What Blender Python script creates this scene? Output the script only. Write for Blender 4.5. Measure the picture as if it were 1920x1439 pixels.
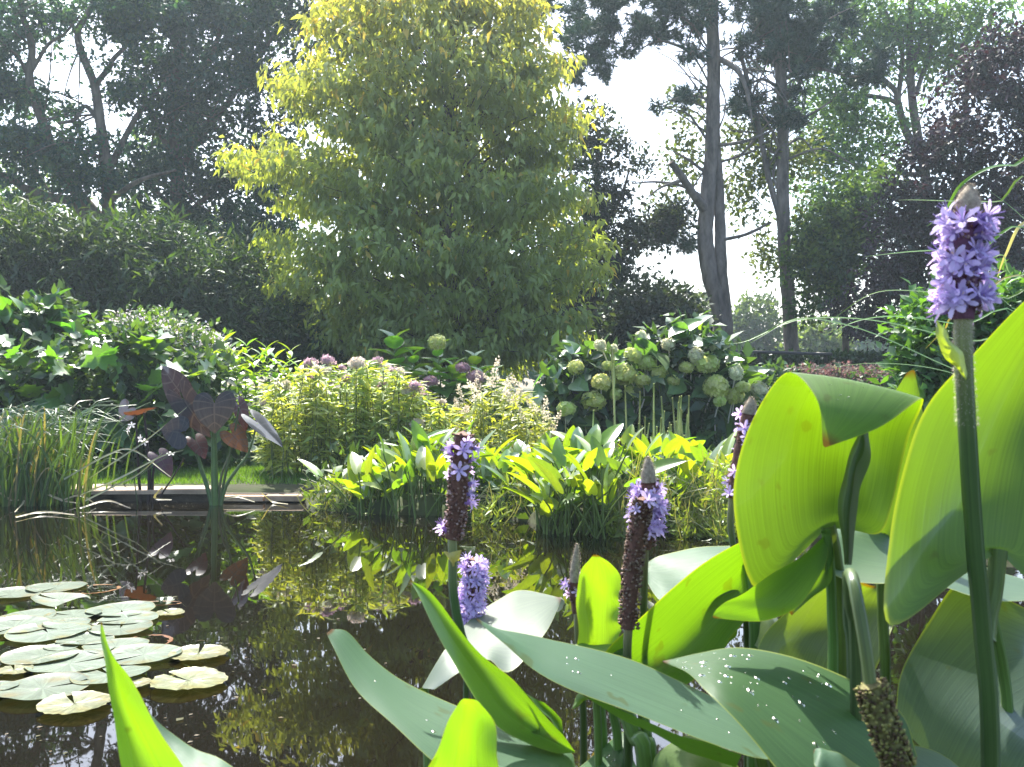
import bpy, math
import numpy as np
from mathutils import Matrix, Quaternion, Vector

S = bpy.context.scene
COL = S.collection
for o in list(bpy.data.objects):
    bpy.data.objects.remove(o)
rng = np.random.default_rng(11)
rad = math.radians

# ------------------------------------------------------------------ camera
H = 0.78            # eye height above the water
FP = 1844.0         # focal length in photograph pixels
cam_d = bpy.data.cameras.new('camera')
cam = bpy.data.objects.new('camera', cam_d)
COL.objects.link(cam)
cam.location = (0, 0, H)
cam.rotation_euler = (rad(90), 0, 0)
cam_d.sensor_width = 36.0
cam_d.lens = 36.0 * FP / 1920.0
cam_d.clip_start = 0.02
cam_d.clip_end = 2000
cam_d.dof.use_dof = True
cam_d.dof.focus_distance = 3.2
cam_d.dof.aperture_fstop = 24
S.camera = cam

# ------------------------------------------------------------------ sky and sun
SUN_EL, SUN_AZ = 56.0, -14.0
w = bpy.data.worlds.new("World")
S.world = w
w.use_nodes = True
wn = w.node_tree
sky = wn.nodes.new('ShaderNodeTexSky')
sky.sky_type = 'NISHITA'
sky.sun_disc = False
sky.sun_elevation = rad(SUN_EL)
sky.sun_rotation = rad(SUN_AZ)
sky.air_density = 1.0
sky.dust_density = 3.0
sky.ozone_density = 1.0
wn.links.new(sky.outputs[0], wn.nodes['Background'].inputs[0])
wn.nodes['Background'].inputs[1].default_value = 0.15
sd = bpy.data.lights.new('sun', 'SUN')
sd.energy = 5.0
sd.angle = rad(0.53)
sd.color = (1.0, 0.93, 0.8)
sun = bpy.data.objects.new('sun', sd)
COL.objects.link(sun)
sv = Vector((math.sin(rad(SUN_AZ)) * math.cos(rad(SUN_EL)), math.cos(rad(SUN_AZ)) * math.cos(rad(SUN_EL)), math.sin(rad(SUN_EL))))
sun.rotation_euler = sv.to_track_quat('Z', 'Y').to_euler()

# ------------------------------------------------------------------ exposure
S.view_settings.view_transform = 'Standard'
S.view_settings.look = 'None'
S.view_settings.gamma = 1.0
S.view_settings.use_curve_mapping = False
S.view_settings.exposure = 1.8
S.render.engine = 'CYCLES'
S.cycles.max_bounces = 8
S.cycles.diffuse_bounces = 4
S.cycles.glossy_bounces = 3
S.cycles.transmission_bounces = 5
S.cycles.sample_clamp_indirect = 6.0
S.cycles.use_denoising = True


HAZE = .0017

# ================================================================== helpers
def P(px, py, d):
    """The point at depth d (metres along +Y) seen at photograph pixel px, py."""
    return np.array([(px - 960.0) / FP * d, d, H - (py - 720.0) / FP * d])


def nrm(a):
    a = np.asarray(a, float)
    return a / np.maximum(np.linalg.norm(a, axis=-1, keepdims=True), 1e-9)


class MB:
    def __init__(self):
        self.v, self.c, self.st, self.f, self.n = [], [], [], [], 0

    def add(self, V, faces, col=(0.5, 0.5, 0.5), st=None, mat=0):
        V = np.asarray(V, float).reshape(-1, 3)
        N = len(V)
        self.v.append(V)
        self.c.append(np.broadcast_to(np.asarray(col, float), (N, 3)))
        self.st.append(np.zeros((N, 3)) if st is None else np.asarray(st, float).reshape(-1, 3))
        for F in faces:
            F = np.asarray(F, np.int64)
            if len(F):
                self.f.append((F + self.n, mat))
        self.n += N

    def build(self, name, mats, parent=None, kind=None, smooth=True, origin=None, link=True):
        me = bpy.data.meshes.new(name)
        V = np.concatenate(self.v)
        if origin is not None:
            V = V - np.asarray(origin, float)
        me.vertices.add(len(V))
        me.vertices.foreach_set('co', V.astype(np.float32).ravel())
        loops = np.concatenate([F.ravel() for F, m in self.f])
        tot = np.concatenate([np.full(len(F), F.shape[1]) for F, m in self.f])
        mi = np.concatenate([np.full(len(F), m) for F, m in self.f])
        me.loops.add(len(loops))
        me.loops.foreach_set('vertex_index', loops.astype(np.int32))
        me.polygons.add(len(tot))
        me.polygons.foreach_set('loop_start', np.concatenate([[0], np.cumsum(tot)[:-1]]).astype(np.int32))
        me.polygons.foreach_set('loop_total', tot.astype(np.int32))
        me.polygons.foreach_set('material_index', mi.astype(np.int32))
        me.polygons.foreach_set('use_smooth', np.full(len(tot), smooth))
        a = me.attributes.new('Col', 'FLOAT_COLOR', 'POINT')
        C = np.ones((len(V), 4), np.float32)
        C[:, :3] = np.concatenate(self.c)
        a.data.foreach_set('color', C.ravel())
        b = me.attributes.new('st', 'FLOAT_VECTOR', 'POINT')
        b.data.foreach_set('vector', np.concatenate(self.st).astype(np.float32).ravel())
        for m in (mats if isinstance(mats, (list, tuple)) else [mats]):
            me.materials.append(m)
        me.update(calc_edges=True)
        if not link:
            return me
        o = bpy.data.objects.new(name, me)
        COL.objects.link(o)
        if origin is not None:
            o.location = origin
        if parent is not None:
            o.parent = parent
            o.matrix_parent_inverse = Matrix.Identity(4)
            if origin is None:
                o.location = -Vector(parent.location)
            else:
                o.location = Vector(origin) - Vector(parent.location)
        if kind:
            o['kind'] = kind
        return o


def thing(name, label, cat, loc, group=None):
    o = bpy.data.objects.new(name, None)
    COL.objects.link(o)
    o.location = [float(x) for x in loc]
    o.empty_display_size = 0.1
    o['label'] = label
    o['category'] = cat
    if group:
        o['group'] = group
    return o


def put(name, me, parent, pos, d, u, size, label=None):
    """One part: a copy of mesh me with its +Y along d and +Z near u."""
    y = Vector(d).normalized()
    x = y.cross(Vector(u))
    if x.length < 1e-4:
        x = y.cross(Vector((0.3, 0.2, 1)))
    x.normalize()
    z = x.cross(y)
    o = bpy.data.objects.new(name, me)
    COL.objects.link(o)
    o.parent = parent
    M = Matrix((x, y, z)).transposed().to_4x4()
    sz = (size,) * 3 if not hasattr(size, '__len__') else size
    off = Vector([float(v) for v in pos]) - (parent.location if parent else Vector())
    o.matrix_basis = Matrix.Translation(off) @ M @ Matrix.Diagonal((*sz, 1))
    if label:
        o['label'] = label
    return o


def catmull(pts, n):
    p = np.asarray(pts, float)
    k = len(p)
    if k == 2:
        t = np.linspace(0, 1, n)[:, None]
        return p[0] * (1 - t) + p[1] * t
    q = np.vstack([2 * p[0] - p[1], p, 2 * p[-1] - p[-2]])
    u = np.linspace(0, k - 1 - 1e-9, n)
    i = u.astype(int)
    t = (u - i)[:, None]
    a, b, c, d = q[i], q[i + 1], q[i + 2], q[i + 3]
    return 0.5 * (2 * b + (c - a) * t + (2 * a - 5 * b + 4 * c - d) * t * t + (3 * b - a - 3 * c + d) * t ** 3)


def gridfaces(nu, nv, wrap=False):
    i, j = np.meshgrid(np.arange(nu - 1), np.arange(nv if wrap else nv - 1), indexing='ij')
    j2 = (j + 1) % nv
    return np.stack([i * nv + j, (i + 1) * nv + j, (i + 1) * nv + j2, i * nv + j2], -1).reshape(-1, 4)


def tube(mb, pts, r, sides=8, n=None, col=(0.5, 0.5, 0.5), cap=True, rough=0.0, st0=0.0):
    p = np.asarray(pts, float)
    if n:
        p = catmull(p, n)
    n = len(p)
    r = np.asarray(r, float) * np.ones(1) if np.ndim(r) == 0 else np.asarray(r, float)
    r = np.interp(np.linspace(0, 1, n), np.linspace(0, 1, len(r)), r)
    T = nrm(np.gradient(p, axis=0))
    a = np.array([1.0, 0.13, 0.05]) if abs(T[0][0]) < 0.8 else np.array([0, 1.0, 0.1])
    X = np.zeros_like(p)
    for i in range(n):
        a = a - T[i] * np.dot(a, T[i])
        a = a / np.linalg.norm(a)
        X[i] = a
    Y = np.cross(T, X)
    th = np.linspace(0, 2 * np.pi, sides, endpoint=False)
    rr = r[:, None] * (1 + rough * rng.normal(size=(n, sides)))
    V = p[:, None] + rr[..., None] * (np.cos(th)[None, :, None] * X[:, None] + np.sin(th)[None, :, None] * Y[:, None])
    st = np.zeros((n, sides, 3))
    st[..., 0] = (th / (2 * np.pi))[None]
    st[..., 1] = np.linspace(0, 1, n)[:, None]
    F = [gridfaces(n, sides, True)]
    V = V.reshape(-1, 3)
    st = st.reshape(-1, 3)
    if cap:
        V = np.vstack([V, p[-1] + T[-1] * r[-1] * 0.5])
        st = np.vstack([st, [1, 0, 0]])
        k = (n - 1) * sides
        F.append(np.array([[k + j, k + (j + 1) % sides, n * sides] for j in range(sides)]))
    mb.add(V, F, col, st)


def ribbon(mb, pts, wd, n=12, side=None, col=(0.1, 0.2, 0.05), fold=0.25):
    p = catmull(pts, n)
    T = nrm(np.gradient(p, axis=0))
    if side is None:
        sd_ = nrm(np.cross(T, np.array([0.2, -0.6, 0.75])))
    else:
        sd_ = np.broadcast_to(nrm(side), p.shape)
        sd_ = nrm(sd_ - T * (sd_ * T).sum(1, keepdims=True))
    up = np.cross(sd_, T)
    wv = np.interp(np.linspace(0, 1, n), np.linspace(0, 1, len(wd)), wd)[:, None]
    V = np.stack([p - sd_ * wv + up * wv * fold, p, p + sd_ * wv + up * wv * fold], 1)
    st = np.zeros((n, 3, 3))
    st[..., 0] = np.array([0, .5, 1])[None]
    st[..., 1] = np.linspace(0, 1, n)[:, None]
    mb.add(V, [gridfaces(n, 3)], col, st)


def scatter(mb, tv, tf, pos, d, u, size, col, st=None):
    pos, d, u = np.asarray(pos), nrm(d), np.asarray(u)
    N = len(pos)
    x = nrm(np.cross(d, u))
    z = np.cross(x, d)
    size = np.broadcast_to(np.asarray(size, float), (N,))
    V = pos[:, None] + size[:, None, None] * (tv[None, :, 0, None] * x[:, None] + tv[None, :, 1, None] * d[:, None] + tv[None, :, 2, None] * z[:, None])
    k = len(tv)
    F = [(np.asarray(f)[None] + (np.arange(N) * k)[:, None, None]).reshape(-1, np.asarray(f).shape[1]) for f in tf]
    C = np.repeat(np.broadcast_to(np.asarray(col, float), (N, 3)), k, 0)
    s = None
    if st is not None:
        s = np.tile(st, (N, 1))
    mb.add(V, F, C, s)


def rnd(n, s=1.0):
    return rng.normal(size=(n, 3)) * s


# leaf templates (unit length along +Y)
def tmpl(wd, fold=0.08, droop=0.1, peak=0.42):
    v = np.array([[0, 0, 0], [wd, peak, fold - droop * .2], [0, 1, -droop], [-wd, peak, fold - droop * .2], [0, .5, -droop * .3]])
    return v, [np.array([[0, 1, 4], [1, 2, 4], [0, 4, 3], [3, 4, 2]])]


T2 = (np.array([[0, 0, 0], [.3, .45, .06], [0, 1, -.05], [-.3, .45, .06]]), [np.array([[0, 1, 2], [0, 2, 3]])])
T2L = (np.array([[0, 0, 0], [.14, .45, .03], [0, 1, -.08], [-.14, .45, .03]]), [np.array([[0, 1, 2], [0, 2, 3]])])
T4 = tmpl(.27, .08, .14)
T4D = tmpl(.19, .07, .30)
T4L = tmpl(.12, .04, .25)


PETAL = (np.array([[0, 0, 0], [.10, .28, .05], [.18, .62, .0], [.13, .9, -.1], [0, 1, -.14], [-.13, .9, -.1], [-.18, .62, .0], [-.10, .28, .05], [0, .55, .03]]), [np.array([[0, 1, 8], [1, 2, 8], [2, 3, 8], [3, 4, 8], [4, 5, 8], [5, 6, 8], [6, 7, 8], [7, 0, 8]])])


def needle_tuft(k=16, seed=1):
    r = np.random.default_rng(seed)
    V, F = [], []
    for i in range(k):
        d = nrm(np.array([r.normal(), r.normal() + 1.0, r.normal()]))
        s = nrm(np.cross(d, r.normal(size=3))) * .05
        b = np.array([0, r.uniform(0, .3), 0])
        V += [b - s, b + s, b + d * r.uniform(.6, 1.0)]
        F.append([3 * i, 3 * i + 1, 3 * i + 2])
    return np.array(V), [np.array(F)]


def loft2d(edge, mid, nt=9, ns=5, fold=.12, droop=.2, wave=0.0, nw=5, smooth=True, curl=0.0):
    """A unit leaf mesh: right edge outline and midrib heights, mirrored."""
    E = catmull(np.array([[x, y, 0] for x, y in edge]), nt) if smooth else np.array([[x, y, 0] for x, y in edge], float)
    nt = len(E)
    M = np.interp(np.linspace(0, 1, nt), np.linspace(0, 1, len(mid)), mid)
    s = np.linspace(-1, 1, ns)
    V = np.zeros((nt, ns, 3))
    for j, sj in enumerate(s):
        V[:, j, 0] = E[:, 0] * sj
        V[:, j, 1] = M + (E[:, 1] - M) * abs(sj)
        a = abs(E[:, 0] * sj)
        V[:, j, 2] = fold * a - droop * V[:, j, 1] ** 2 - curl * a * a + wave * np.sin(np.linspace(0, nw * math.pi, nt) + (.6 if sj > 0 else 0)) * sj * sj
    st = np.zeros((nt, ns, 3))
    st[..., 0] = (s * .5 + .5)[None]
    st[..., 1] = np.linspace(0, 1, nt)[:, None]
    return V.reshape(-1, 3), [gridfaces(nt, ns)], st.reshape(-1, 3)


HEART = ([(0, 0), (.12, -.2), (.3, -.24), (.43, -.05), (.41, .25), (.24, .66), (0, 1)], [0, 0, .03, .1, .3, .7, 1])
EARH = ([(0, 0), (.09, -.3), (.24, -.42), (.40, -.3), (.46, .05), (.36, .45), (.18, .78), (0, 1)], [0, -.01, 0, .03, .14, .42, .74, 1])
OVATE = ([(0, 0), (.2, .06), (.35, .28), (.33, .52), (.18, .8), (0, 1)], [0, .06, .28, .52, .8, 1])
BROAD = ([(0, 0), (.26, .0), (.42, .2), (.40, .45), (.22, .78), (0, 1)], [0, .06, .26, .5, .8, 1])
LANCE = ([(0, 0), (.1, .1), (.17, .32), (.15, .6), (.07, .85), (0, 1)], [0, .1, .32, .6, .85, 1])
NARROW = ([(0, 0), (.05, .1), (.09, .35), (.075, .65), (.03, .88), (0, 1)], [0, .1, .35, .65, .88, 1])
PICK = ([(0, 0), (.08, -.1), (.17, -.08), (.22, .15), (.2, .5), (.1, .84), (0, 1)], [0, 0, .03, .15, .48, .84, 1])
OAK = ([(0, 0), (.16, -.05), (.26, .06), (.44, .08), (.34, .22), (.26, .28), (.46, .42), (.36, .52), (.2, .56), (.26, .72), (.12, .8), (0, 1)],
       [0, .02, .08, .12, .22, .28, .4, .5, .56, .7, .8, 1])


# ------------------------------------------------------------------ materials
def nodes(name):
    m = bpy.data.materials.new(name)
    m.use_nodes = True
    nt = m.node_tree
    for n in list(nt.nodes):
        nt.nodes.remove(n)
    out = nt.nodes.new('ShaderNodeOutputMaterial')
    return m, nt, out


def N(nt, t, **kw):
    n = nt.nodes.new(t)
    for k, v in kw.items():
        if k.startswith('i_'):
            n.inputs[k[2:].replace('_', ' ')].default_value = v
        else:
            setattr(n, k, v)
    return n


def mathn(nt, op, a, b):
    n = N(nt, 'ShaderNodeMath', operation=op)
    for i, x in enumerate((a, b)):
        if isinstance(x, (int, float)):
            n.inputs[i].default_value = x
        else:
            nt.links.new(x, n.inputs[i])
    return n.outputs[0]


def mixc(nt, fac, a, b, mode='MIX'):
    n = N(nt, 'ShaderNodeMix', data_type='RGBA', blend_type=mode)
    for s, x in ((n.inputs[0], fac), (n.inputs[6], a), (n.inputs[7], b)):
        if isinstance(x, (int, float)):
            s.default_value = x
        elif isinstance(x, tuple):
            s.default_value = (*x, 1) if len(x) == 3 else x
        else:
            nt.links.new(x, s)
    return n.outputs[2]


def leaf_mat(name, tint=(1.6, 1.35, .35), tr=.5, gloss=.07, rough=.38, var=.35, scale=3.0, hue=.02, veins=0.0, edge=None, nv=34, spots=0.0, bump=0.0, ribs=None, spot_at=.66):
    """Two-sided leaf: reflected light takes Col, light through the blade takes Col * tint."""
    m, nt, out = nodes(name)
    L = nt.links
    at = N(nt, 'ShaderNodeAttribute', attribute_name='Col')
    oi = N(nt, 'ShaderNodeObjectInfo')
    tc = N(nt, 'ShaderNodeTexCoord')
    no = N(nt, 'ShaderNodeTexNoise', i_Scale=scale, i_Detail=3.0)
    L.new(tc.outputs['Object'], no.inputs['Vector'])
    v = mathn(nt, 'ADD', mathn(nt, 'MULTIPLY', no.outputs[0], var * 1.6), mathn(nt, 'MULTIPLY', oi.outputs['Random'], var))
    v = mathn(nt, 'ADD', v, 1.0 - var * 1.3)
    hs = N(nt, 'ShaderNodeHueSaturation')
    L.new(at.outputs['Color'], hs.inputs['Color'])
    L.new(v, hs.inputs['Value'])
    h = mathn(nt, 'ADD', mathn(nt, 'MULTIPLY', oi.outputs['Random'], hue * 2), .5 - hue)
    L.new(h, hs.inputs['Hue'])
    col = hs.outputs[0]
    nrm_out = None
    if veins or edge or spots or bump or ribs:
        st = N(nt, 'ShaderNodeAttribute', attribute_name='st')
        sep = N(nt, 'ShaderNodeSeparateXYZ')
        L.new(st.outputs['Vector'], sep.inputs[0])
        cmb = N(nt, 'ShaderNodeCombineXYZ')
        L.new(mathn(nt, 'MULTIPLY', sep.outputs[0], float(nv)), cmb.inputs[0])
        L.new(mathn(nt, 'MULTIPLY', sep.outputs[1], 1.6), cmb.inputs[1])
        nv_ = N(nt, 'ShaderNodeTexNoise', i_Scale=1.0, i_Detail=4.0, i_Roughness=.65)
        L.new(cmb.outputs[0], nv_.inputs['Vector'])
        cr = N(nt, 'ShaderNodeMapRange')
        cr.inputs[1].default_value, cr.inputs[2].default_value = .3, .7
        cr.inputs[3].default_value, cr.inputs[4].default_value = 1 - veins, 1 + veins
        L.new(nv_.outputs[0], cr.inputs[0])
        vm = N(nt, 'ShaderNodeVectorMath', operation='SCALE')
        L.new(col, vm.inputs[0])
        L.new(cr.outputs[0], vm.inputs['Scale'])
        col = vm.outputs[0]
        if ribs:
            au = mathn(nt, 'ABSOLUTE', mathn(nt, 'SUBTRACT', sep.outputs[0], .5), 0)
            q = mathn(nt, 'FRACT', mathn(nt, 'SUBTRACT', mathn(nt, 'MULTIPLY', sep.outputs[1], 8.0), mathn(nt, 'MULTIPLY', au, 1.2)), 0)
            q = mathn(nt, 'ABSOLUTE', mathn(nt, 'SUBTRACT', q, .5), 0)
            q = mathn(nt, 'MINIMUM', q, mathn(nt, 'MULTIPLY', au, 4.0))
            rr_ = N(nt, 'ShaderNodeMapRange')
            rr_.inputs[1].default_value, rr_.inputs[2].default_value = .02, .13
            rr_.inputs[3].default_value, rr_.inputs[4].default_value = .75, 0.0
            nt.links.new(q, rr_.inputs[0])
            col = mixc(nt, rr_.outputs[0], col, ribs)
        if edge:
            dx = mathn(nt, 'ABSOLUTE', mathn(nt, 'SUBTRACT', sep.outputs[0], .5), 0)
            er = N(nt, 'ShaderNodeMapRange')
            er.inputs[1].default_value, er.inputs[2].default_value = .482, .498
            L.new(dx, er.inputs[0])
            col = mixc(nt, er.outputs[0], col, edge)
            # the browned tip
            tr_ = N(nt, 'ShaderNodeMapRange')
            tr_.inputs[1].default_value, tr_.inputs[2].default_value = .955, .985
            L.new(sep.outputs[1], tr_.inputs[0])
            col = mixc(nt, tr_.outputs[0], col, (.09, .05, .012))
        if spots:
            ns_ = N(nt, 'ShaderNodeTexNoise', i_Scale=38.0, i_Detail=2.0)
            L.new(tc.outputs['Object'], ns_.inputs['Vector'])
            sr = N(nt, 'ShaderNodeMapRange')
            sr.inputs[1].default_value, sr.inputs[2].default_value = spot_at, spot_at + .05
            sr.inputs[4].default_value = spots
            L.new(ns_.outputs[0], sr.inputs[0])
            col = mixc(nt, sr.outputs[0], col, (.07, .09, .02))
        if bump:
            bp = N(nt, 'ShaderNodeBump', i_Strength=bump, i_Distance=.002)
            L.new(nv_.outputs[0], bp.inputs['Height'])
            nrm_out = bp.outputs[0]
    di = N(nt, 'ShaderNodeBsdfDiffuse')
    tl = N(nt, 'ShaderNodeBsdfTranslucent')
    gl = N(nt, 'ShaderNodeBsdfGlossy', i_Roughness=rough)
    gl.inputs['Color'].default_value = (.9, .95, 1, 1)
    L.new(col, di.inputs['Color'])
    L.new(mixc(nt, 1.0, col, tint, 'MULTIPLY'), tl.inputs['Color'])
    if nrm_out:
        for b in (di, gl):
            L.new(nrm_out, b.inputs['Normal'])
    m1 = N(nt, 'ShaderNodeMixShader')
    m1.inputs[0].default_value = tr
    L.new(di.outputs[0], m1.inputs[1])
    L.new(tl.outputs[0], m1.inputs[2])
    lw = N(nt, 'ShaderNodeLayerWeight', i_Blend=.25)
    g = mathn(nt, 'MULTIPLY', mathn(nt, 'ADD', mathn(nt, 'MULTIPLY', lw.outputs['Fresnel'], 1.6), .35), gloss)
    m2 = N(nt, 'ShaderNodeMixShader')
    L.new(g, m2.inputs[0])
    L.new(m1.outputs[0], m2.inputs[1])
    L.new(gl.outputs[0], m2.inputs[2])
    L.new(m2.outputs[0], out.inputs[0])
    return m


def solid_mat(name, c1, c2, scale=8.0, rough=.8, bump=.4, stretch=(1, 1, 1), spec=.3, use_col=False, dist=.02):
    m, nt, out = nodes(name)
    L = nt.links
    b = N(nt, 'ShaderNodeBsdfPrincipled', i_Roughness=rough)
    b.inputs['Specular IOR Level'].default_value = spec
    tc = N(nt, 'ShaderNodeTexCoord')
    mp = N(nt, 'ShaderNodeMapping')
    mp.inputs['Scale'].default_value = stretch
    L.new(tc.outputs['Object'], mp.inputs[0])
    no = N(nt, 'ShaderNodeTexNoise', i_Scale=scale, i_Detail=6.0, i_Roughness=.65)
    L.new(mp.outputs[0], no.inputs['Vector'])
    cr = N(nt, 'ShaderNodeMapRange')
    cr.inputs[1].default_value, cr.inputs[2].default_value = .35, .65
    L.new(no.outputs[0], cr.inputs[0])
    c = mixc(nt, cr.outputs[0], c1, c2)
    if use_col:
        at = N(nt, 'ShaderNodeAttribute', attribute_name='Col')
        c = mixc(nt, 1.0, c, at.outputs['Color'], 'MULTIPLY')
    L.new(c, b.inputs['Base Color'])
    bp = N(nt, 'ShaderNodeBump', i_Strength=bump, i_Distance=dist)
    L.new(no.outputs[0], bp.inputs['Height'])
    L.new(bp.outputs[0], b.inputs['Normal'])
    L.new(b.outputs[0], out.inputs[0])
    return m


M_tree = leaf_mat('tree_foliage', tint=(1.5, 1.5, .55), tr=.42, gloss=.03, scale=1.2)
M_yel = leaf_mat('golden_foliage', tint=(1.6, 1.45, .4), tr=.58, gloss=.06, rough=.42, scale=1.5, var=.3)
M_purple = leaf_mat('purple_foliage', tint=(1.2, .7, .75), tr=.2, gloss=.06, rough=.4, scale=1.2)
M_needle = leaf_mat('pine_needles', tint=(1.2, 1.2, .5), tr=.15, gloss=.05, rough=.5, scale=1.0)
M_leaf = leaf_mat('garden_leaf', tint=(1.9, 1.7, .3), tr=.5, gloss=.075, rough=.45, var=.3, scale=9, veins=.12, nv=12)
M_glossleaf = leaf_mat('shrub_leaf', tint=(1.6, 1.5, .35), tr=.4, gloss=.05, rough=.4, var=.35, scale=3)
M_pick = leaf_mat('pickerel_leaf', tint=(1.45, 1.5, .06), tr=.52, gloss=.05, rough=.42, var=.16, scale=14, veins=.2, nv=95, edge=(.2, .25, .06), spots=.55, bump=.25, hue=.012)
M_stalk = leaf_mat('green_stalk', tint=(1.3, 1.2, .3), tr=.2, gloss=.04, rough=.4, var=.35, scale=14, veins=.35, nv=16, spots=.4)
M_dark = leaf_mat('elephant_ear_leaf', tint=(1.7, .9, .3), tr=.3, gloss=.06, rough=.42, var=.2, scale=12, veins=.5, nv=14, bump=.7, ribs=(.06, .062, .06))
M_petal = leaf_mat('petal', tint=(1.1, 1.0, 1.1), tr=.5, gloss=.03, rough=.5, var=.2, scale=40)
M_grass = leaf_mat('blade', tint=(1.6, 1.5, .4), tr=.42, gloss=.05, rough=.4, var=.3, scale=5)
M_pad = leaf_mat('lily_pad_leaf', tint=(1.4, 1.3, .3), tr=.15, gloss=.03, rough=.33, var=.28, scale=16, veins=.3, nv=46, spots=.7, bump=.5, spot_at=.58)
M_bark = solid_mat('bark', (.045, .036, .03), (.16, .13, .105), scale=9, rough=.9, bump=.9, stretch=(1, 1, .22))
M_pinebark = solid_mat('pine_bark', (.07, .06, .055), (.22, .185, .165), scale=7, rough=.9, bump=1.0, stretch=(1, 1, .3), dist=.04)
M_stone = solid_mat('stone', (.26, .21, .17), (.44, .37, .30), scale=7, rough=.85, bump=.35, use_col=True)
M_brick = solid_mat('edging_wall', (.035, .03, .026), (.09, .075, .06), scale=12, rough=.85, bump=.5)
M_soil = solid_mat('planted_ground', (.022, .02, .012), (.035, .055, .016), scale=1.6, rough=.95, bump=.8)
M_seed = solid_mat('seed_spike', (.6, .5, .45), (1.2, 1.1, 1.0), scale=300, rough=.8, bump=.3, use_col=True, dist=.001)
M_rail = solid_mat('rail_metal', (.02, .022, .024), (.04, .04, .045), scale=20, rough=.5, bump=.1)

# water
m, nt, out = nodes('pond_water')
b = N(nt, 'ShaderNodeBsdfPrincipled', i_Roughness=.015, i_IOR=1.45)
b.inputs['Base Color'].default_value = (.005, .004, .002, 1)
b.inputs['Specular IOR Level'].default_value = .62
tc = N(nt, 'ShaderNodeTexCoord')
n1 = N(nt, 'ShaderNodeTexNoise', i_Scale=5.0, i_Detail=2.0)
nt.links.new(tc.outputs['Object'], n1.inputs['Vector'])
bp = N(nt, 'ShaderNodeBump', i_Strength=.03, i_Distance=.01)
nt.links.new(n1.outputs[0], bp.inputs['Height'])
nt.links.new(bp.outputs[0], b.inputs['Normal'])
nt.links.new(b.outputs[0], out.inputs[0])
M_water = m

# dew
m, nt, out = nodes('dew')
g = N(nt, 'ShaderNodeBsdfGlass', i_Roughness=.0, i_IOR=1.33)
nt.links.new(g.outputs[0], out.inputs[0])
M_dew = m

# ================================================================== setting
POND = np.array([(-9, 6.52), (-1.36, 6.50), (-1.28, 6.1), (-.75, 5.85), (0, 5.7), (.2, 5.3), (.9, 5.1), (1.5, 5.0), (2.3, 4.5), (3.0, 3.2), (2.8, 1.2), (1.6, .25), (-2, .12), (-9, .3)])


def pond_sd(x, y):
    x, y = np.atleast_1d(x).astype(float), np.atleast_1d(y).astype(float)
    inside = np.zeros(x.shape, bool)
    dist = np.full(x.shape, 1e9)
    n = len(POND)
    for i in range(n):
        ax, ay = POND[i]
        bx, by = POND[(i + 1) % n]
        c = ((ay > y) != (by > y)) & (x < (bx - ax) * (y - ay) / (by - ay + 1e-12) + ax)
        inside ^= c
        t = np.clip(((x - ax) * (bx - ax) + (y - ay) * (by - ay)) / ((bx - ax) ** 2 + (by - ay) ** 2), 0, 1)
        dist = np.minimum(dist, np.hypot(x - ax - t * (bx - ax), y - ay - t * (by - ay)))
    return np.where(inside, -dist, dist)


def gz(x, y):
    s = pond_sd(x, y)
    x, y = np.atleast_1d(x).astype(float), np.atleast_1d(y).astype(float)
    z = np.where(s > 0, np.minimum(.09, s * .9), np.maximum(-.5, s * 1.2))
    far = np.clip((y - 9) / 8, 0, 1)
    z = z + far * far * .35 + np.where(s > .3, .02 * np.sin(x * 3.1 + y) * np.cos(y * 2.3 - x), 0)
    return z


def ax_(lo, hi, step, far):
    a = np.arange(lo, hi + 1e-6, step)
    g = lo - np.cumsum(np.geomspace(step * 2, far, 14))
    h = hi + np.cumsum(np.geomspace(step * 2, far, 14))
    return np.concatenate([g[::-1], a, h])


gx, gy = ax_(-10, 8, .12, 16), ax_(-1, 12, .12, 16)
X, Y = np.meshgrid(gx, gy, indexing='ij')
Z = gz(X.ravel(), Y.ravel())
mb = MB()
mb.add(np.stack([X.ravel(), Y.ravel(), Z], 1), [gridfaces(len(gx), len(gy))[:, ::-1]])
o = mb.build('ground', M_soil, kind='structure')
mb = MB()
mb.add([(-9.3, -.1, 0), (3.4, -.1, 0), (3.4, 6.62, 0), (-9.3, 6.62, 0)], [np.array([[0, 1, 2, 3]])])
mb.build('water', M_water, kind='structure')

# lawn strip behind the edging
n = 26000
x = rng.uniform(-5.2, -1.0, n)
y = rng.uniform(6.72, 8.3, n)
p = np.stack([x, y, gz(x, y) - .004], 1)
d = nrm(rnd(n, .45) + [0, 0, 1])
mb = MB()
scatter(mb, np.array([[-.07, 0, 0], [.07, 0, 0], [0, 1, .1]]), [np.array([[0, 1, 2]])], p, d, rnd(n), rng.uniform(.03, .06, n),
        np.array([.10, .19, .03]) * rng.uniform(.7, 1.3, (n, 1)))
mb.build('lawn_grass', M_grass, kind='stuff')

# stone edging along the far bank
t = thing('stone_edging', 'low flat tan stone edging along the far bank, dark at the water', 'stone edging', P(400, 940, 6.5))
mbw = MB()


def boxv(x0, x1, y0, y1, z0, z1, jit=0.0):
    v = np.array([[x0, y0, z0], [x1, y0, z0], [x1, y1, z0], [x0, y1, z0], [x0, y0, z1], [x1, y0, z1], [x1, y1, z1], [x0, y1, z1]], float)
    return v + rng.normal(size=v.shape) * jit


BF = [np.array([[0, 3, 2, 1], [4, 5, 6, 7], [0, 1, 5, 4], [1, 2, 6, 5], [2, 3, 7, 6], [3, 0, 4, 7]])]


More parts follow.
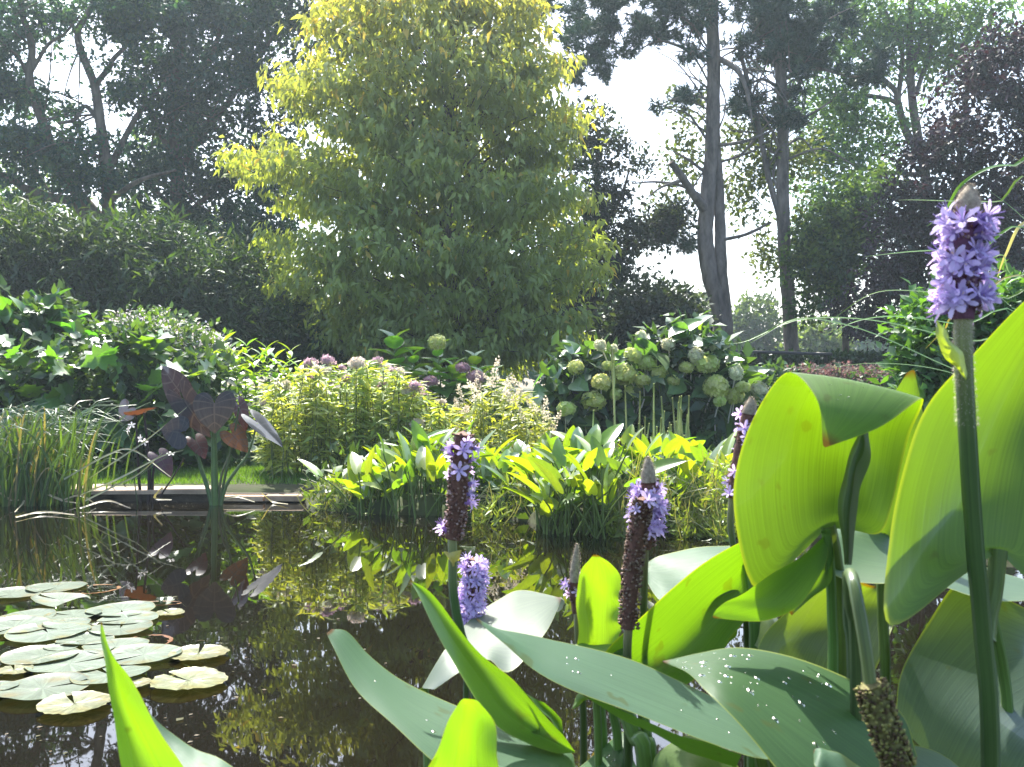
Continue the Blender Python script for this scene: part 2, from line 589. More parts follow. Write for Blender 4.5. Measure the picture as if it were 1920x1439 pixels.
def slab(x0, x1, y0, y1, z0, z1, col, parent, name='slab'):
    b = .006
    mb = MB()
    lo = boxv(x0, x1, y0, y1, z0, z1 - b, .002)
    v = np.vstack([lo, boxv(x0 + b, x1 - b, y0 + b, y1 - b, z1, z1, .0008)[:4]])
    F = [np.array([[0, 3, 2, 1], [0, 1, 5, 4], [1, 2, 6, 5], [2, 3, 7, 6], [3, 0, 4, 7], [4, 5, 9, 8], [5, 6, 10, 9], [6, 7, 11, 10], [7, 4, 8, 11], [8, 9, 10, 11]])]
    mb.add(v, F, col)
    return mb.build(name, M_stone, parent, smooth=False)


xs = -4.6
while xs < -1.95:
    wd_ = rng.uniform(.34, .55)
    slab(xs, min(xs + wd_ - .012, -1.93), 6.44 + rng.uniform(-.01, .01), 6.74, .055, .087 + rng.uniform(-.004, .004), np.array([1, .96, .9]) * rng.uniform(.85, 1.15), t)
    xs += wd_
xr = [-1.92, -1.62, -1.36]
for i in range(2):
    slab(xr[i] + .006, xr[i + 1] - .006, 6.42, 6.68, .012, .046 + .004 * i, np.array([1.1, .98, .86]) * (1 - .25 * i), t)
    slab(xr[i] + .06, xr[i + 1] + .05, 6.692, 6.98, .02, .05 + .003 * i, np.array([1.05, .92, .8]) * (.95 - .2 * (1 - i)), t)
mb = MB()
mb.add(boxv(-9, -1.38, 6.50, 6.6, -.4, .052), BF)
mb.build('wall', M_brick, t, smooth=False)


# ================================================================== trees
def crown(blobs, n_sprays, per, leaf, spread, T, cols, droop=.25, shell=.45, upb=.35, mb=None, twigs=None, sizevar=.35, flat=0.0, clump=0, crad=.45):
    """Leaf sprays through ellipsoids (px, py, rx, ry, d, rd): each spray is a twig with leaves round it."""
    mb = mb or MB()
    B = np.array([[*P(b[0], b[1], b[4]), b[2] * b[4] / FP, b[5], b[3] * b[4] / FP] for b in blobs])
    wgt = np.array([b[2] * b[3] * (b[4] ** 2) for b in blobs], float)
    k = rng.choice(len(B), n_sprays, p=wgt / wgt.sum())
    u = nrm(rnd(n_sprays)) * rng.uniform(0, 1, (n_sprays, 1)) ** shell
    c = B[k, :3] + u * B[k, 3:]
    if clump:
        nc = max(2, n_sprays // clump)
        ci = rng.integers(0, nc, n_sprays)
        off = nrm(rnd(n_sprays)) * rng.uniform(0, 1, (n_sprays, 1)) ** .5 * rng.uniform(.55, 1.2, (nc, 1))[ci]
        c = c[ci] + off * crad * np.array([1.0, 1.0, .55])
        u = nrm(u[ci] * .5 + off)
    od = nrm(u + rnd(n_sprays, .5) + [0, 0, upb])
    if flat:
        od[:, 2] *= 1 - flat
        od = nrm(od)
    tt = rng.uniform(-.6, .6, (n_sprays, per, 1))
    pos = c[:, None] + od[:, None] * tt * spread + rng.normal(size=(n_sprays, per, 3)) * spread * .22
    d = nrm(od[:, None] * .7 + rng.normal(size=(n_sprays, per, 3)) * .6 + np.array([0, 0, -droop]))
    up = nrm(rng.normal(size=(n_sprays, per, 3)) * .55 + np.array([0, -.25, 1.0]))
    cols = np.atleast_2d(np.asarray(cols, float))
    cc = cols[rng.integers(0, len(cols), n_sprays)] * rng.uniform(.75, 1.25, (n_sprays, 1))
    cc = np.repeat(cc, per, 0) * rng.uniform(.8, 1.2, (n_sprays * per, 1))
    sz = leaf * rng.uniform(1 - sizevar, 1 + sizevar, n_sprays * per)
    scatter(mb, T[0], T[1], pos.reshape(-1, 3), d.reshape(-1, 3), up.reshape(-1, 3), sz, cc)
    if twigs is not None:
        q = rng.choice(n_sprays, min(n_sprays, 900), replace=False)
        a = c[q] - od[q] * spread * .9
        e = c[q] + od[q] * spread * .5
        s = nrm(np.cross(od[q], rnd(len(q)))) * spread * .012
        V = np.stack([a - s, a + s, e], 1)
        twigs.add(V.reshape(-1, 3), [np.arange(len(q) * 3).reshape(-1, 3)])
    return mb


def limbs(mb, specs, d, sides=8):
    """Limbs as pixel polylines (px, py[, depth offset]) with pixel half-widths at both ends."""
    for pts, r0, r1 in specs:
        pp = [P(p[0], p[1], d + (p[2] if len(p) > 2 else 0)) for p in pts]
        tube(mb, pp, [r0 * d / FP, r1 * d / FP], sides, n=max(8, 5 * len(pts)), rough=.04)


def extra_limbs(mb, starts, blobs, d, n, r=.02, far=1.9):
    """Thin side branches that run from limb points out into the foliage masses."""
    for i in range(n):
        s = starts[rng.integers(len(starts))]
        b = blobs[rng.integers(len(blobs))]
        a = P(s[0], s[1], d)
        e = P(b[0] + rng.normal() * b[2] * .5, b[1] + rng.normal() * b[3] * .5, b[4]) + np.array([0, rng.normal() * b[5] * .5, 0])
        if np.linalg.norm(e - a) > far:
            continue
        mid = (a + e) / 2 + rnd(1, .15)[0] + [0, 0, .1]
        tube(mb, [a, mid, e], [r, r * .3], 5, n=8)


# ---- dark oak with the forked trunk, left
dA = 17.0
tA = thing('dark_tree', 'dark tree at the left with forked bare limbs against the bright sky', 'tree', P(203, 690, dA), 'dark trees left of the golden tree')
mb = MB()
spA = [([(208, 760), (205, 640), (203, 520), (203, 400), (197, 300), (186, 215), (178, 160)], 17, 8),
       ([(178, 160), (150, 90), (148, 55), (172, 10), (185, -60)], 8, 4),
       ([(178, 160), (205, 128), (212, 112), (240, 80, .5), (260, 20, .7)], 6, 3),
       ([(188, 230), (160, 200), (140, 225, -.3), (110, 232, -.5)], 5, 3),
       ([(203, 430), (150, 370), (110, 310), (80, 230), (55, 150), (60, 90), (40, 20), (28, -50)], 13, 4),
       ([(55, 150), (35, 110), (0, 78), (-40, 50)], 4, 2),
       ([(62, 130), (90, 85), (120, 65), (150, 30)], 4, 2),
       ([(203, 470), (140, 385), (100, 372), (50, 355), (10, 332), (-40, 320)], 10, 6),
       ([(60, 360), (30, 383), (-30, 388)], 6, 4),
       ([(199, 330), (250, 230, .6), (280, 190, .8), (330, 130, 1)], 7, 3),
       ([(203, 380), (260, 340, -.4), (330, 320, -.6)], 6, 2)]
limbs(mb, spA, dA)
blA = [(60, 20, 95, 40, dA, .9), (10, 60, 45, 45, dA, .8), (95, 195, 45, 22, dA, .8), (30, 275, 50, 35, dA, .9), (190, 255, 45, 25, dA, .8),
       (110, 285, 90, 40, dA, .9), (235, 60, 60, 50, dA + .5, .9), (235, 170, 45, 55, dA + .5, .8), (70, 325, 100, 30, dA, .8), (250, 20, 90, 50, dA, 1), (170, 330, 70, 45, dA - .3, .8),
       (20, 180, 45, 40, dA + .4, .7), (-40, 120, 50, 120, dA, 1), (30, 400, 80, 40, dA + .5, .8)]
extra_limbs(mb, [(197, 300), (186, 215), (110, 310), (80, 230), (150, 90), (60, 90), (100, 372)], blA, dA, 40)
tw = mb
mb.build('trunk', M_bark, tA)
DARKG = [(.022, .065, .05), (.028, .075, .048), (.018, .055, .05), (.05, .10, .04)]
crown(blA, 1850, 14, .10, .26, T2, DARKG, droop=.3, clump=13, crad=.5).build('crown', M_tree, tA, kind='stuff')

# ---- second dark tree, behind, filling to the golden tree
dB = 18.5
tB = thing('dark_tree', 'tall dense blue-green tree close behind the left side of the golden tree', 'tree', P(330, 690, dB), 'dark trees left of the golden tree')
mb = MB()
spB = [([(332, 760), (330, 600), (330, 450), (332, 330), (325, 200), (335, 80), (330, -60)], 16, 8),
       ([(331, 340), (370, 260), (430, 190), (470, 130), (520, 60)], 7, 3), ([(328, 300), (290, 230), (270, 160), (290, 60)], 6, 3),
       ([(331, 420), (400, 360), (450, 330), (500, 300)], 6, 2), ([(330, 200), (390, 120), (420, 30)], 6, 3), ([(330, 400), (280, 345), (240, 320)], 5, 2),
       ([(560, -40), (540, 20), (555, 50), (580, 90)], 4, 3)]
limbs(mb, spB, dB)
blB = [(330, 80, 110, 80, dB, 1.2), (430, 50, 110, 80, dB, 1.2), (300, 175, 70, 70, dB, 1.1), (410, 170, 110, 75, dB, 1.2), (505, 110, 70, 90, dB, 1.1),
       (340, 265, 110, 60, dB, 1.1), (455, 260, 80, 60, dB, 1.1), (280, 325, 80, 55, dB, 1), (400, 345, 110, 55, dB, 1.1), (485, 370, 60, 60, dB, 1), (520, 20, 80, 50, dB, 1.1),
       (600, 30, 60, 60, dB, 1), (330, -40, 200, 50, dB, 1.2), (320, 410, 120, 45, dB, 1), (440, 430, 90, 50, dB, 1), (560, 190, 40, 60, dB, .8), (510, 440, 50, 60, dB, .9), (640, -30, 120, 50, dB, 1)]
extra_limbs(mb, [(332, 330), (325, 200), (370, 260), (430, 190), (400, 360), (290, 230)], blB, dB, 40)
mb.build('trunk', M_bark, tB)
crown(blB, 3500, 13, .105, .28, T2, [(.02, .062, .054), (.026, .07, .054), (.018, .055, .052), (.045, .095, .045)], droop=.3, clump=13, crad=.5).build('crown', M_tree, tB, kind='stuff')

# ---- lighter tree seen through the gaps, far left
dC = 24.0
tC = thing('pale_green_tree', 'sunlit paler green tree showing low behind the dark forked tree', 'tree', P(60, 700, dC))
mb = MB()
limbs(mb, [([(60, 760), (65, 600), (55, 420), (70, 300)], 12, 4)], dC)
mb.build('trunk', M_bark, tC)
blC = [(60, 420, 140, 90, dC, 1.5), (0, 350, 60, 50, dC, 1.3), (190, 430, 110, 80, dC, 1.4), (280, 300, 60, 80, dC, 1), (320, 440, 120, 90, dC, 1.4), (450, 500, 140, 90, dC, 1.4)]
crown(blC, 800, 10, .15, .45, T2, [(.09, .15, .03), (.11, .17, .03)], droop=.2, clump=14, crad=.8).build('crown', M_tree, tC, kind='stuff')

# ---- small-leaved dark tree right of the golden tree
dD = 16.5
tD = thing('dark_tree', 'dark small-leaved tree half hidden behind the right side of the golden tree', 'tree', P(1120, 690, dD))
mb = MB()
limbs(mb, [([(1115, 760), (1110, 600), (1112, 480), (1118, 380), (1122, 260)], 12, 4), ([(1112, 450), (1160, 380), (1180, 320)], 5, 2), ([(1112, 520), (1170, 470), (1220, 440)], 5, 2)], dD)
mb.build('trunk', M_bark, tD)
blD = [(1125, 250, 60, 60, dD, .8), (1125, 330, 75, 70, dD, .9), (1110, 420, 80, 70, dD, .9), (1080, 500, 90, 60, dD, .9), (1150, 490, 75, 45, dD, .8), (1185, 340, 25, 60, dD, .5), (1200, 440, 60, 40, dD, .7), (1080, 570, 90, 60, dD, .8), (1250, 420, 35, 45, dD, .5)]
crown(blD, 1500, 12, .085, .22, T2, [(.022, .04, .03), (.03, .045, .03), (.026, .03, .03)], droop=.2, clump=14, crad=.36).build('crown', M_tree, tD, kind='stuff')

# ---- the two pines
dP = 16.0
NEED = [(.03, .07, .05), (.04, .08, .045), (.028, .06, .05)]
TN = needle_tuft()


def pine(label, specs, tr_blobs, stubs, base, n, ochre):
    t = thing('pine_tree', label, 'pine tree', base, 'pines behind the white hydrangea')
    mb = MB()
    limbs(mb, specs, dP, 12)
    mb.build('trunk', M_pinebark, t)
    mb = MB()
    limbs(mb, stubs, dP, 6)
    extra_limbs(mb, [s[0][k] for s in specs for k in range(1, len(s[0])) if -60 < s[0][k][1] < 330], tr_blobs, dP, 90, .018, 1.5)
    mb.build('branch', M_pinebark, t, kind='stuff')
    crown(tr_blobs, int(n * .62), 5, .14, .15, TN, NEED, droop=-.1, upb=.6, clump=6, crad=.19).build('crown', M_needle, t, kind='stuff')
    if ochre:
        crown(ochre, 300, 8, .10, .35, T2, [(.09, .14, .045), (.11, .15, .05)], droop=.1).build('shoots', M_tree, t, kind='stuff')
    return t


p1 = [([(1368, 760), (1358, 655), (1350, 580), (1332, 520), (1322, 450), (1326, 380), (1334, 300), (1337, 210), (1338, 110), (1334, 0), (1330, -70)], 18, 11),
      ([(1372, 760), (1364, 655), (1360, 590), (1352, 500), (1350, 420, .1), (1347, 340, .05), (1342, 260), (1341, 180)], 14, 8)]
b1 = [(1215, 15, 120, 45, dP, 1), (1120, 20, 80, 40, dP, .9), (1300, 10, 60, 60, dP, .9), (1180, 70, 70, 28, dP, .8), (1085, 75, 55, 45, dP, .8), (1075, 125, 35, 30, dP, .6),
      (1395, 30, 60, 50, dP, .8), (1250, 60, 60, 30, dP, .8), (1310, 60, 40, 35, dP, .7), (1130, 105, 30, 22, dP, .4), (1205, 172, 14, 10, dP, .3), (1222, 200, 16, 10, dP, .3), (1130, 140, 14, 10, dP, .3),
      (1290, 105, 30, 20, dP, .4), (1010, 20, 60, 35, dP, .8), (1260, -40, 200, 40, dP, 1), (1245, 100, 16, 10, dP, .3), (1290, 185, 18, 12, dP, .3), (1225, 400, 22, 12, dP, .3), (1210, 460, 30, 14, dP, .3), (1290, 460, 16, 10, dP, .3)]
s1 = [([(1326, 400), (1300, 365, -.3), (1280, 335, -.4), (1258, 305, -.5)], 9, 6), ([(1320, 372), (1280, 350), (1230, 342), (1185, 345)], 4, 1.5), ([(1275, 340, -.4), (1240, 352, -.4), (1215, 370, -.4)], 4, 1),
      ([(1335, 120), (1290, 95), (1240, 78), (1205, 90)], 4, 1.5), ([(1240, 78), (1215, 60), (1190, 30)], 2.5, 1), ([(1336, 190), (1290, 180), (1225, 200)], 3, 1),
      ([(1345, 110), (1380, 130, -.3), (1400, 170, -.4), (1410, 230, -.4)], 6, 2.5), ([(1340, 275), (1400, 265, -.3), (1450, 245, -.3)], 4, 2), ([(1350, 305), (1410, 285), (1440, 265)], 3, 1.5),
      ([(1330, 330), (1290, 300), (1262, 285)], 4, 1.5), ([(1358, 450), (1400, 440), (1445, 418)], 4, 3), ([(1330, 270), (1290, 215), (1250, 205)], 3, 1)]
o1 = [(1300, 200, 50, 35, dP + .5, .5), (1290, 300, 40, 60, dP + .5, .5), (1390, 250, 45, 60, dP + .5, .5), (1390, 370, 45, 60, dP + .5, .5), (1250, 400, 40, 40, dP + .5, .5)]
pine('thick twin-trunked pine with a broken side limb, left of the slimmer pine', p1, b1, s1, P(1362, 690, dP), 1500, o1)
p2 = [([(1492, 760), (1484, 655), (1478, 560), (1471, 470), (1468, 390), (1468, 300), (1467, 200), (1462, 100), (1466, 0), (1468, -70)], 14, 9),
      ([(1470, 430), (1455, 385), (1438, 320), (1425, 250), (1408, 185), (1396, 130), (1385, 90)], 6, 3.5)]
b2 = [(1470, 50, 80, 60, dP, .8), (1430, 110, 70, 50, dP, .8), (1490, 140, 50, 50, dP, .7), (1395, 170, 45, 40, dP, .6), (1465, 210, 50, 45, dP, .6), (1520, 70, 45, 40, dP, .7), (1400, 215, 35, 25, dP, .5),
      (1535, 115, 30, 20, dP, .4), (1560, 20, 60, 45, dP, .8), (1470, -40, 120, 40, dP, .9), (1600, 140, 40, 12, dP, .4), (1645, 125, 18, 28, dP, .3), (1500, 215, 35, 25, dP, .5), (1440, 60, 60, 40, dP, .6)]
s2 = [([(1470, 240), (1520, 215), (1560, 190)], 4, 1.5), ([(1468, 150), (1530, 130), (1600, 145), (1645, 130)], 4, 1.5), ([(1470, 280), (1500, 260), (1530, 290)], 3, 1), ([(1466, 170), (1430, 150), (1395, 165)], 4, 2),
      ([(1425, 250), (1390, 290), (1370, 300)], 3, 1), ([(1470, 380), (1450, 330), (1465, 280)], 3, 2), ([(1474, 300), (1540, 280), (1600, 310)], 3, 1)]
o2 = [(1440, 300, 40, 70, dP + .5, .5), (1500, 300, 40, 50, dP + .5, .5), (1440, 470, 25, 60, dP + .5, .4), (1500, 440, 25, 60, dP + .5, .4)]
pine('slimmer grey pine with a forked side trunk, right of the twin-trunked pine', p2, b2, s2, P(1487, 690, dP), 1250, o2)

# ---- feathery pale tree, upper right
dL = 20.0
tL = thing('feathery_tree', 'airy light-green tree with slim grey limbs in the upper right', 'tree', P(1740, 690, dL))
mb = MB()
spL = [([(1760, 760), (1750, 520), (1735, 330), (1718, 240), (1708, 160), (1706, 60), (1712, -60)], 11, 6), ([(1738, 310), (1700, 250), (1683, 190), (1678, 170), (1640, 135), (1600, 85), (1560, 50)], 8, 3),
       ([(1684, 185), (1692, 110), (1680, 70), (1660, 20)], 5, 3), ([(1690, 200), (1660, 185), (1600, 178), (1560, 182)], 5, 2), ([(1716, 180), (1740, 110), (1755, 60), (1790, 10)], 5, 2), ([(1712, 120), (1730, 60), (1720, 30)], 4, 2),
       ([(1740, 330), (1640, 320), (1580, 300), (1520, 270)], 5, 2)]
limbs(mb, spL, dL)
blL = [(1560, 190, 80, 45, dL, 1), (1610, 215, 70, 40, dL, 1), (1580, 280, 90, 40, dL, 1), (1540, 340, 60, 50, dL, 1), (1610, 340, 70, 40, dL, 1), (1600, 50, 110, 45, dL, 1.1), (1700, 40, 80, 50, dL, 1), (1790, 60, 80, 60, dL, 1),
       (1850, 20, 90, 50, dL, 1), (1770, 130, 60, 40, dL, .9), (1560, 410, 60, 50, dL, .9), (1660, 290, 60, 30, dL, .8), (1540, 110, 60, 30, dL, .8), (1650, 100, 50, 30, dL, .8), (1620, -20, 250, 40, dL, 1.1), (1640, 240, 60, 30, dL, .8), (1560, 480, 55, 50, dL, .8)]
extra_limbs(mb, [(1718, 240), (1708, 160), (1683, 190), (1640, 135), (1600, 178), (1640, 320)], blL, dL, 40, .018)
mb.build('trunk', M_bark, tL)
crown(blL, 1900, 12, .11, .42, T2, [(.08, .14, .05), (.12, .19, .04), (.07, .12, .055)], droop=.25, flat=.5, clump=12, crad=.7).build('crown', M_tree, tL, kind='stuff')

# ---- purple-leaved tree at the right
dU = 14.0
tU = thing('purple_tree', 'dark purple-leaved tree spreading at the right edge', 'tree', P(1790, 690, dU))
mb = MB()
limbs(mb, [([(1790, 760), (1780, 600), (1785, 450), (1800, 300), (1815, 150)], 12, 4), ([(1783, 520), (1700, 450), (1650, 430)], 6, 2), ([(1790, 420), (1860, 330), (1900, 260)], 6, 2)], dU)
mb.build('trunk', M_bark, tU)
blU = [(1840, 190, 95, 70, dU, .9), (1880, 110, 60, 60, dU, .8), (1770, 290, 75, 60, dU, .9), (1860, 300, 90, 80, dU, 1), (1720, 400, 75, 50, dU, .9), (1690, 480, 80, 60, dU, .9), (1800, 420, 120, 80, dU, 1), (1640, 545, 70, 50, dU, .8),
       (1750, 560, 110, 70, dU, .9), (1880, 480, 80, 120, dU, .9), (1690, 610, 90, 50, dU, .8), (1960, 250, 60, 200, dU, 1), (1580, 590, 45, 35, dU, .6)]
crown(blU, 3000, 12, .085, .24, T2, [(.034, .017, .025), (.04, .02, .027), (.026, .02, .026), (.028, .036, .026)], droop=.2, clump=14, crad=.35).build('crown', M_purple, tU, kind='stuff')

# ---- green-leaved lower tree between the slim pine and the purple tree
dV = 15.5
tV = thing('small_leaved_tree', 'mid-green small-leaved tree between the slim pine and the purple tree', 'tree', P(1570, 690, dV))
mb = MB()
limbs(mb, [([(1590, 760), (1585, 620), (1580, 500), (1570, 400)], 8, 3), ([(1583, 520), (1540, 460), (1520, 420)], 4, 2)], dV)
mb.build('trunk', M_bark, tV)
blV = [(1560, 420, 60, 45, dV, .7), (1540, 490, 50, 45, dV, .7), (1610, 400, 60, 45, dV, .7), (1590, 480, 60, 50, dV, .7), (1540, 560, 40, 40, dV, .6), (1660, 330, 45, 30, dV, .6), (1500, 500, 30, 40, dV, .5)]
crown(blV, 850, 12, .1, .27, T2, [(.07, .13, .04), (.1, .16, .04), (.04, .08, .04)], droop=.2, clump=12, crad=.35).build('crown', M_tree, tV, kind='stuff')

# ---- far trees in the bright gap
for (px, py, rx, ry, d, lab, col) in [(1412, 625, 55, 72, 34, 'rounded hazy green tree far off between the two pine trunks', (.07, .12, .04)),
                                      (1310, 610, 45, 50, 36, 'far pale tree left of the twin-trunked pine, above the white hydrangea', (.08, .12, .05)),
                                      (1535, 645, 60, 40, 32, 'far sunlit low tree right of the slim pine trunk', (.1, .14, .045))]:
    t = thing('distant_tree', lab, 'tree', P(px, py + ry + 10, d))
    mb = MB()
    limbs(mb, [([(px, 720), (px, py)], 6, 3)], d)
    mb.build('trunk', M_bark, t)
    crown([(px, py, rx, ry, d, 1.0), (px - rx * .3, py + ry * .4, rx * .8, ry * .5, d, 1)], 420, 10, .2, .4, T2, [col, tuple(c * 1.3 for c in col)], droop=.2).build('crown', M_tree, t, kind='stuff')

# ---- woods beyond, closing the low gaps behind the garden
blW = [(px, 590 + rng.uniform(-30, 30), 120, 75, 42, 3) for px in range(-200, 1150, 90)] + [(px, 640, 130, 40, 48, 3) for px in range(1600, 2200, 90)] + [(px, 680, 70, 22, 48, 2) for px in range(-300, 2200, 60)]
crown(blW, 4600, 9, .42, .9, T2, [(.03, .07, .03), (.045, .085, .03)], droop=.2).build('woods', M_tree, kind='stuff')


# ---- the golden tree
dY = 13.0
tY = thing('golden_tree', 'big rounded yellow-green tree with drooping leaves in the middle of the garden', 'tree', P(850, 705, dY))
rows = np.array([(-75, 760, 860), (-40, 660, 950), (0, 610, 1000), (60, 585, 1040), (100, 515, 1040), (160, 495, 1085), (200, 500, 1110), (260, 460, 1090), (300, 415, 1090), (330, 470, 1095), (400, 500, 1165), (440, 470, 1185), (470, 455, 1180), (520, 490, 1130), (560, 530, 1060), (600, 590, 1100), (650, 610, 1110), (690, 650, 1040)], float)
axis_px = 838.0
mb = MB()
tube(mb, [P(850, 740, dY), P(846, 600, dY), P(835, 420, dY), P(845, 250, dY), P(838, 60, dY), P(840, -50, dY)], [.11, .025], 9, n=24, rough=.03)
branches, leafP, leafD, leafU, leafC, leafS = [], [], [], [], [], []
nb = 279
for i in range(nb):
    if i % 3 == 0:
        py0 = -72 + 757 * ((i + rng.uniform(0, 3)) / nb) ** .92
        az0, rm0 = (i // 3) * 2.399 + rng.normal() * .2, rng.uniform(.88, 1.14)
    py = min(py0 + (0 if i % 3 == 0 else rng.normal() * 20), 690)
    az = az0 + (0 if i % 3 == 0 else rng.normal() * .34)
    lo, hi = np.interp(py, rows[:, 0], rows[:, 1]), np.interp(py, rows[:, 0], rows[:, 2])
    R = (axis_px - lo if math.cos(az) < 0 else hi - axis_px) * dY / FP
    Rb = R * abs(math.cos(az)) + min(R, 2.1) * (1 - abs(math.cos(az)))
    Rb *= min((1.05 if math.cos(az) < 0 else 1.0) * rm0, 1.09) * rng.uniform(.82, 1.0)
    tip = P(axis_px, py, dY) + np.array([math.cos(az) * Rb, math.sin(az) * Rb * .92, 0])
    root = P(axis_px + 4, min(py + 90 + 60 * rng.uniform(), 700), dY)
    mid = root * .5 + tip * .5 + np.array([0, 0, .12 + .1 * rng.uniform()])
    br = catmull([root, mid, tip + [0, 0, -.04]], 10)
    tube(mb, br, [.014, .003], 5)
    L = np.linalg.norm(tip - root)
    ns = int(8 + 14 * L)
    s = rng.uniform(.22, 1.0, ns) ** .75
    idx = s * 9
    i0 = np.minimum(idx.astype(int), 8)
    pb = br[i0] * (1 - (idx - i0))[:, None] + br[i0 + 1] * (idx - i0)[:, None]
    od = nrm(tip - root)
    side = nrm(np.cross(od, [0, 0, 1]))
    pc = pb + side * rng.normal(size=(ns, 1)) * (.10 + .22 * s[:, None]) * min(1, L / 1.5) + np.array([0, 0, 1]) * rng.normal(size=(ns, 1)) * .06
    k = 7
    tw_dir = nrm(od * .8 + side * rng.normal(size=(ns, 1)) * .8 + [0, 0, .1])
    pos = pc[:, None] + tw_dir[:, None] * rng.uniform(-.02, .18, (ns, k, 1)) + rng.normal(size=(ns, k, 3)) * [.045, .045, .025]
    dd = nrm(tw_dir[:, None] * .45 + rng.normal(size=(ns, k, 3)) * .45 + [0, 0, -.85])
    uu = nrm(tw_dir[:, None] * 1.0 + rng.normal(size=(ns, k, 3)) * .5 + [0, 0, .5])
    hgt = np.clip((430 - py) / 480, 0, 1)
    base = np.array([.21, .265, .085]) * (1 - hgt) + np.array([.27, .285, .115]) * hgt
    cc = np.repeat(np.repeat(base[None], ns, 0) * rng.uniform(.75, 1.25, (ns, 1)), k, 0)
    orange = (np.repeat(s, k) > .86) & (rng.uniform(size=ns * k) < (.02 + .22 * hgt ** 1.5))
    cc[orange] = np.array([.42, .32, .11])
    leafP.append(pos.reshape(-1, 3)); leafD.append(dd.reshape(-1, 3)); leafU.append(uu.reshape(-1, 3)); leafC.append(cc)
    leafS.append(rng.uniform(.085, .165, ns * k))
mb.build('trunk', M_bark, tY)
mb = MB()
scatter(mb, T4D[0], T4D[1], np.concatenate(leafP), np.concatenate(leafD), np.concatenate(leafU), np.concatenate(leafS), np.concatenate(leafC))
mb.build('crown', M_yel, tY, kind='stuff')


# ================================================================== shrubs behind the pond
def shrub(name, label, cat, blobs, n, per, leaf, spread, T, cols, mat=M_glossleaf, d=None, group=None, upb=.5, droop=.15, shell=.4, part='foliage', stems=8, thing_=None):
    b0 = blobs[0]
    d = d or b0[4]
    x0 = np.mean([b[0] for b in blobs])
    bx = P(x0, 720, d)
    base = np.array([bx[0], d, float(gz(bx[0], d)[0])])
    t = thing_ or thing(name, label, cat, base, group)
    if stems:
        mb = MB()
        for i in range(stems):
            b = blobs[i % len(blobs)]
            e = P(b[0] + rng.normal() * b[2] * .4, b[1] - b[3] * rng.uniform(0, .5), b[4])
            f = np.array([e[0] * .75 + base[0] * .25, e[1], float(gz(e[0], e[1])[0]) - .02])
            tube(mb, [f, f * .5 + e * .5 + rnd(1, .05)[0], e], [.014, .005], 5, n=8)
        mb.build('stems', M_bark, t, kind='stuff')
    crown(blobs, n, per, leaf, spread, T, cols, droop=droop, upb=upb, shell=shell).build(part, mat, t, kind='stuff')
    return t


DG = [(.03, .065, .025), (.04, .085, .028), (.025, .05, .025), (.06, .11, .03)]
shrub('evergreen_shrub', 'broad dark evergreen shrub under the forked dark tree at the far left', 'shrub',
      [(60, 460, 130, 70, 13, .8), (160, 510, 120, 70, 13, .8), (20, 560, 120, 60, 13, .8), (140, 590, 120, 50, 13, .7), (-60, 480, 80, 90, 13, .8), (40, 640, 120, 40, 12.8, .6)], 1700, 9, .16, .3, T4L, DG, group='dark evergreen shrubs under the trees')
shrub('evergreen_shrub', 'dark evergreen shrub rising behind the white-flowered bush', 'shrub',
      [(250, 470, 110, 70, 13.2, .8), (330, 530, 110, 80, 13, .8), (260, 570, 110, 60, 13, .7), (400, 590, 90, 50, 13, .6), (300, 640, 120, 50, 12.8, .6)], 1500, 9, .16, .3, T4L, DG, group='dark evergreen shrubs under the trees')
shrub('evergreen_shrub', 'dark evergreen shrub low against the left side of the golden tree', 'shrub',
      [(440, 520, 70, 60, 13.4, .7), (470, 590, 90, 50, 13, .7), (550, 620, 60, 50, 13, .6), (440, 650, 110, 40, 12.8, .6), (590, 670, 90, 40, 13, .6)], 1150, 9, .15, .28, T4L, DG, group='dark evergreen shrubs under the trees')
shrub('dark_shrub', 'dark fine-leaved shrub in the gap left of the twin-trunked pine', 'shrub',
      [(1220, 575, 80, 45, 14.5, .7), (1170, 610, 60, 45, 14.5, .6), (1280, 590, 50, 40, 14.5, .6), (1240, 640, 90, 40, 14.3, .6), (1150, 650, 60, 40, 14.3, .5)], 950, 10, .09, .22, T2, [(.022, .042, .028), (.03, .05, .03)])

# clipped hedge and the rail along it
t = thing('clipped_hedge', 'long low clipped hedge in shade beyond the flower beds on the right', 'hedge', P(1520, 780, 13.5))
mb = MB()
x0, x1 = P(1180, 0, 13.5)[0], P(1830, 0, 13.5)[0]
zt = P(0, 668, 13.5)[2]
mb.add(boxv(x0 + .1, x1 - .1, 13.6, 14.7, -.1, zt - .1), BF, (.01, .016, .008))
mb.build('branches', M_bark, t, smooth=False, kind='stuff')
n = 15000
fp = np.where(rng.uniform(size=n) < .6, 0, 1)
p = np.stack([rng.uniform(x0, x1, n), np.where(fp == 0, 13.55 + rng.normal(size=n) * .05, rng.uniform(13.5, 14.8, n)), np.where(fp == 0, rng.uniform(-.05, zt, n), zt - .03 + rng.normal(size=n) * .035)], 1)
mb = MB()
scatter(mb, T2[0], T2[1], p, nrm(rnd(n) + [0, -.6, .5]), rnd(n), rng.uniform(.06, .1, n), np.array([.028, .06, .03]) * rng.uniform(.7, 1.3, (n, 1)))
mb.build('foliage', M_glossleaf, t, kind='stuff')
t = thing('low_fence', 'thin dark rail running in front of the clipped hedge below the pines', 'fence', P(1500, 780, 13.2))
mb = MB()
tube(mb, [P(1290, 658, 13.2), P(1420, 661, 13.2), P(1560, 665, 13.2)], [.022, .022], 8, n=6)
mb.build('rail', M_rail, t)
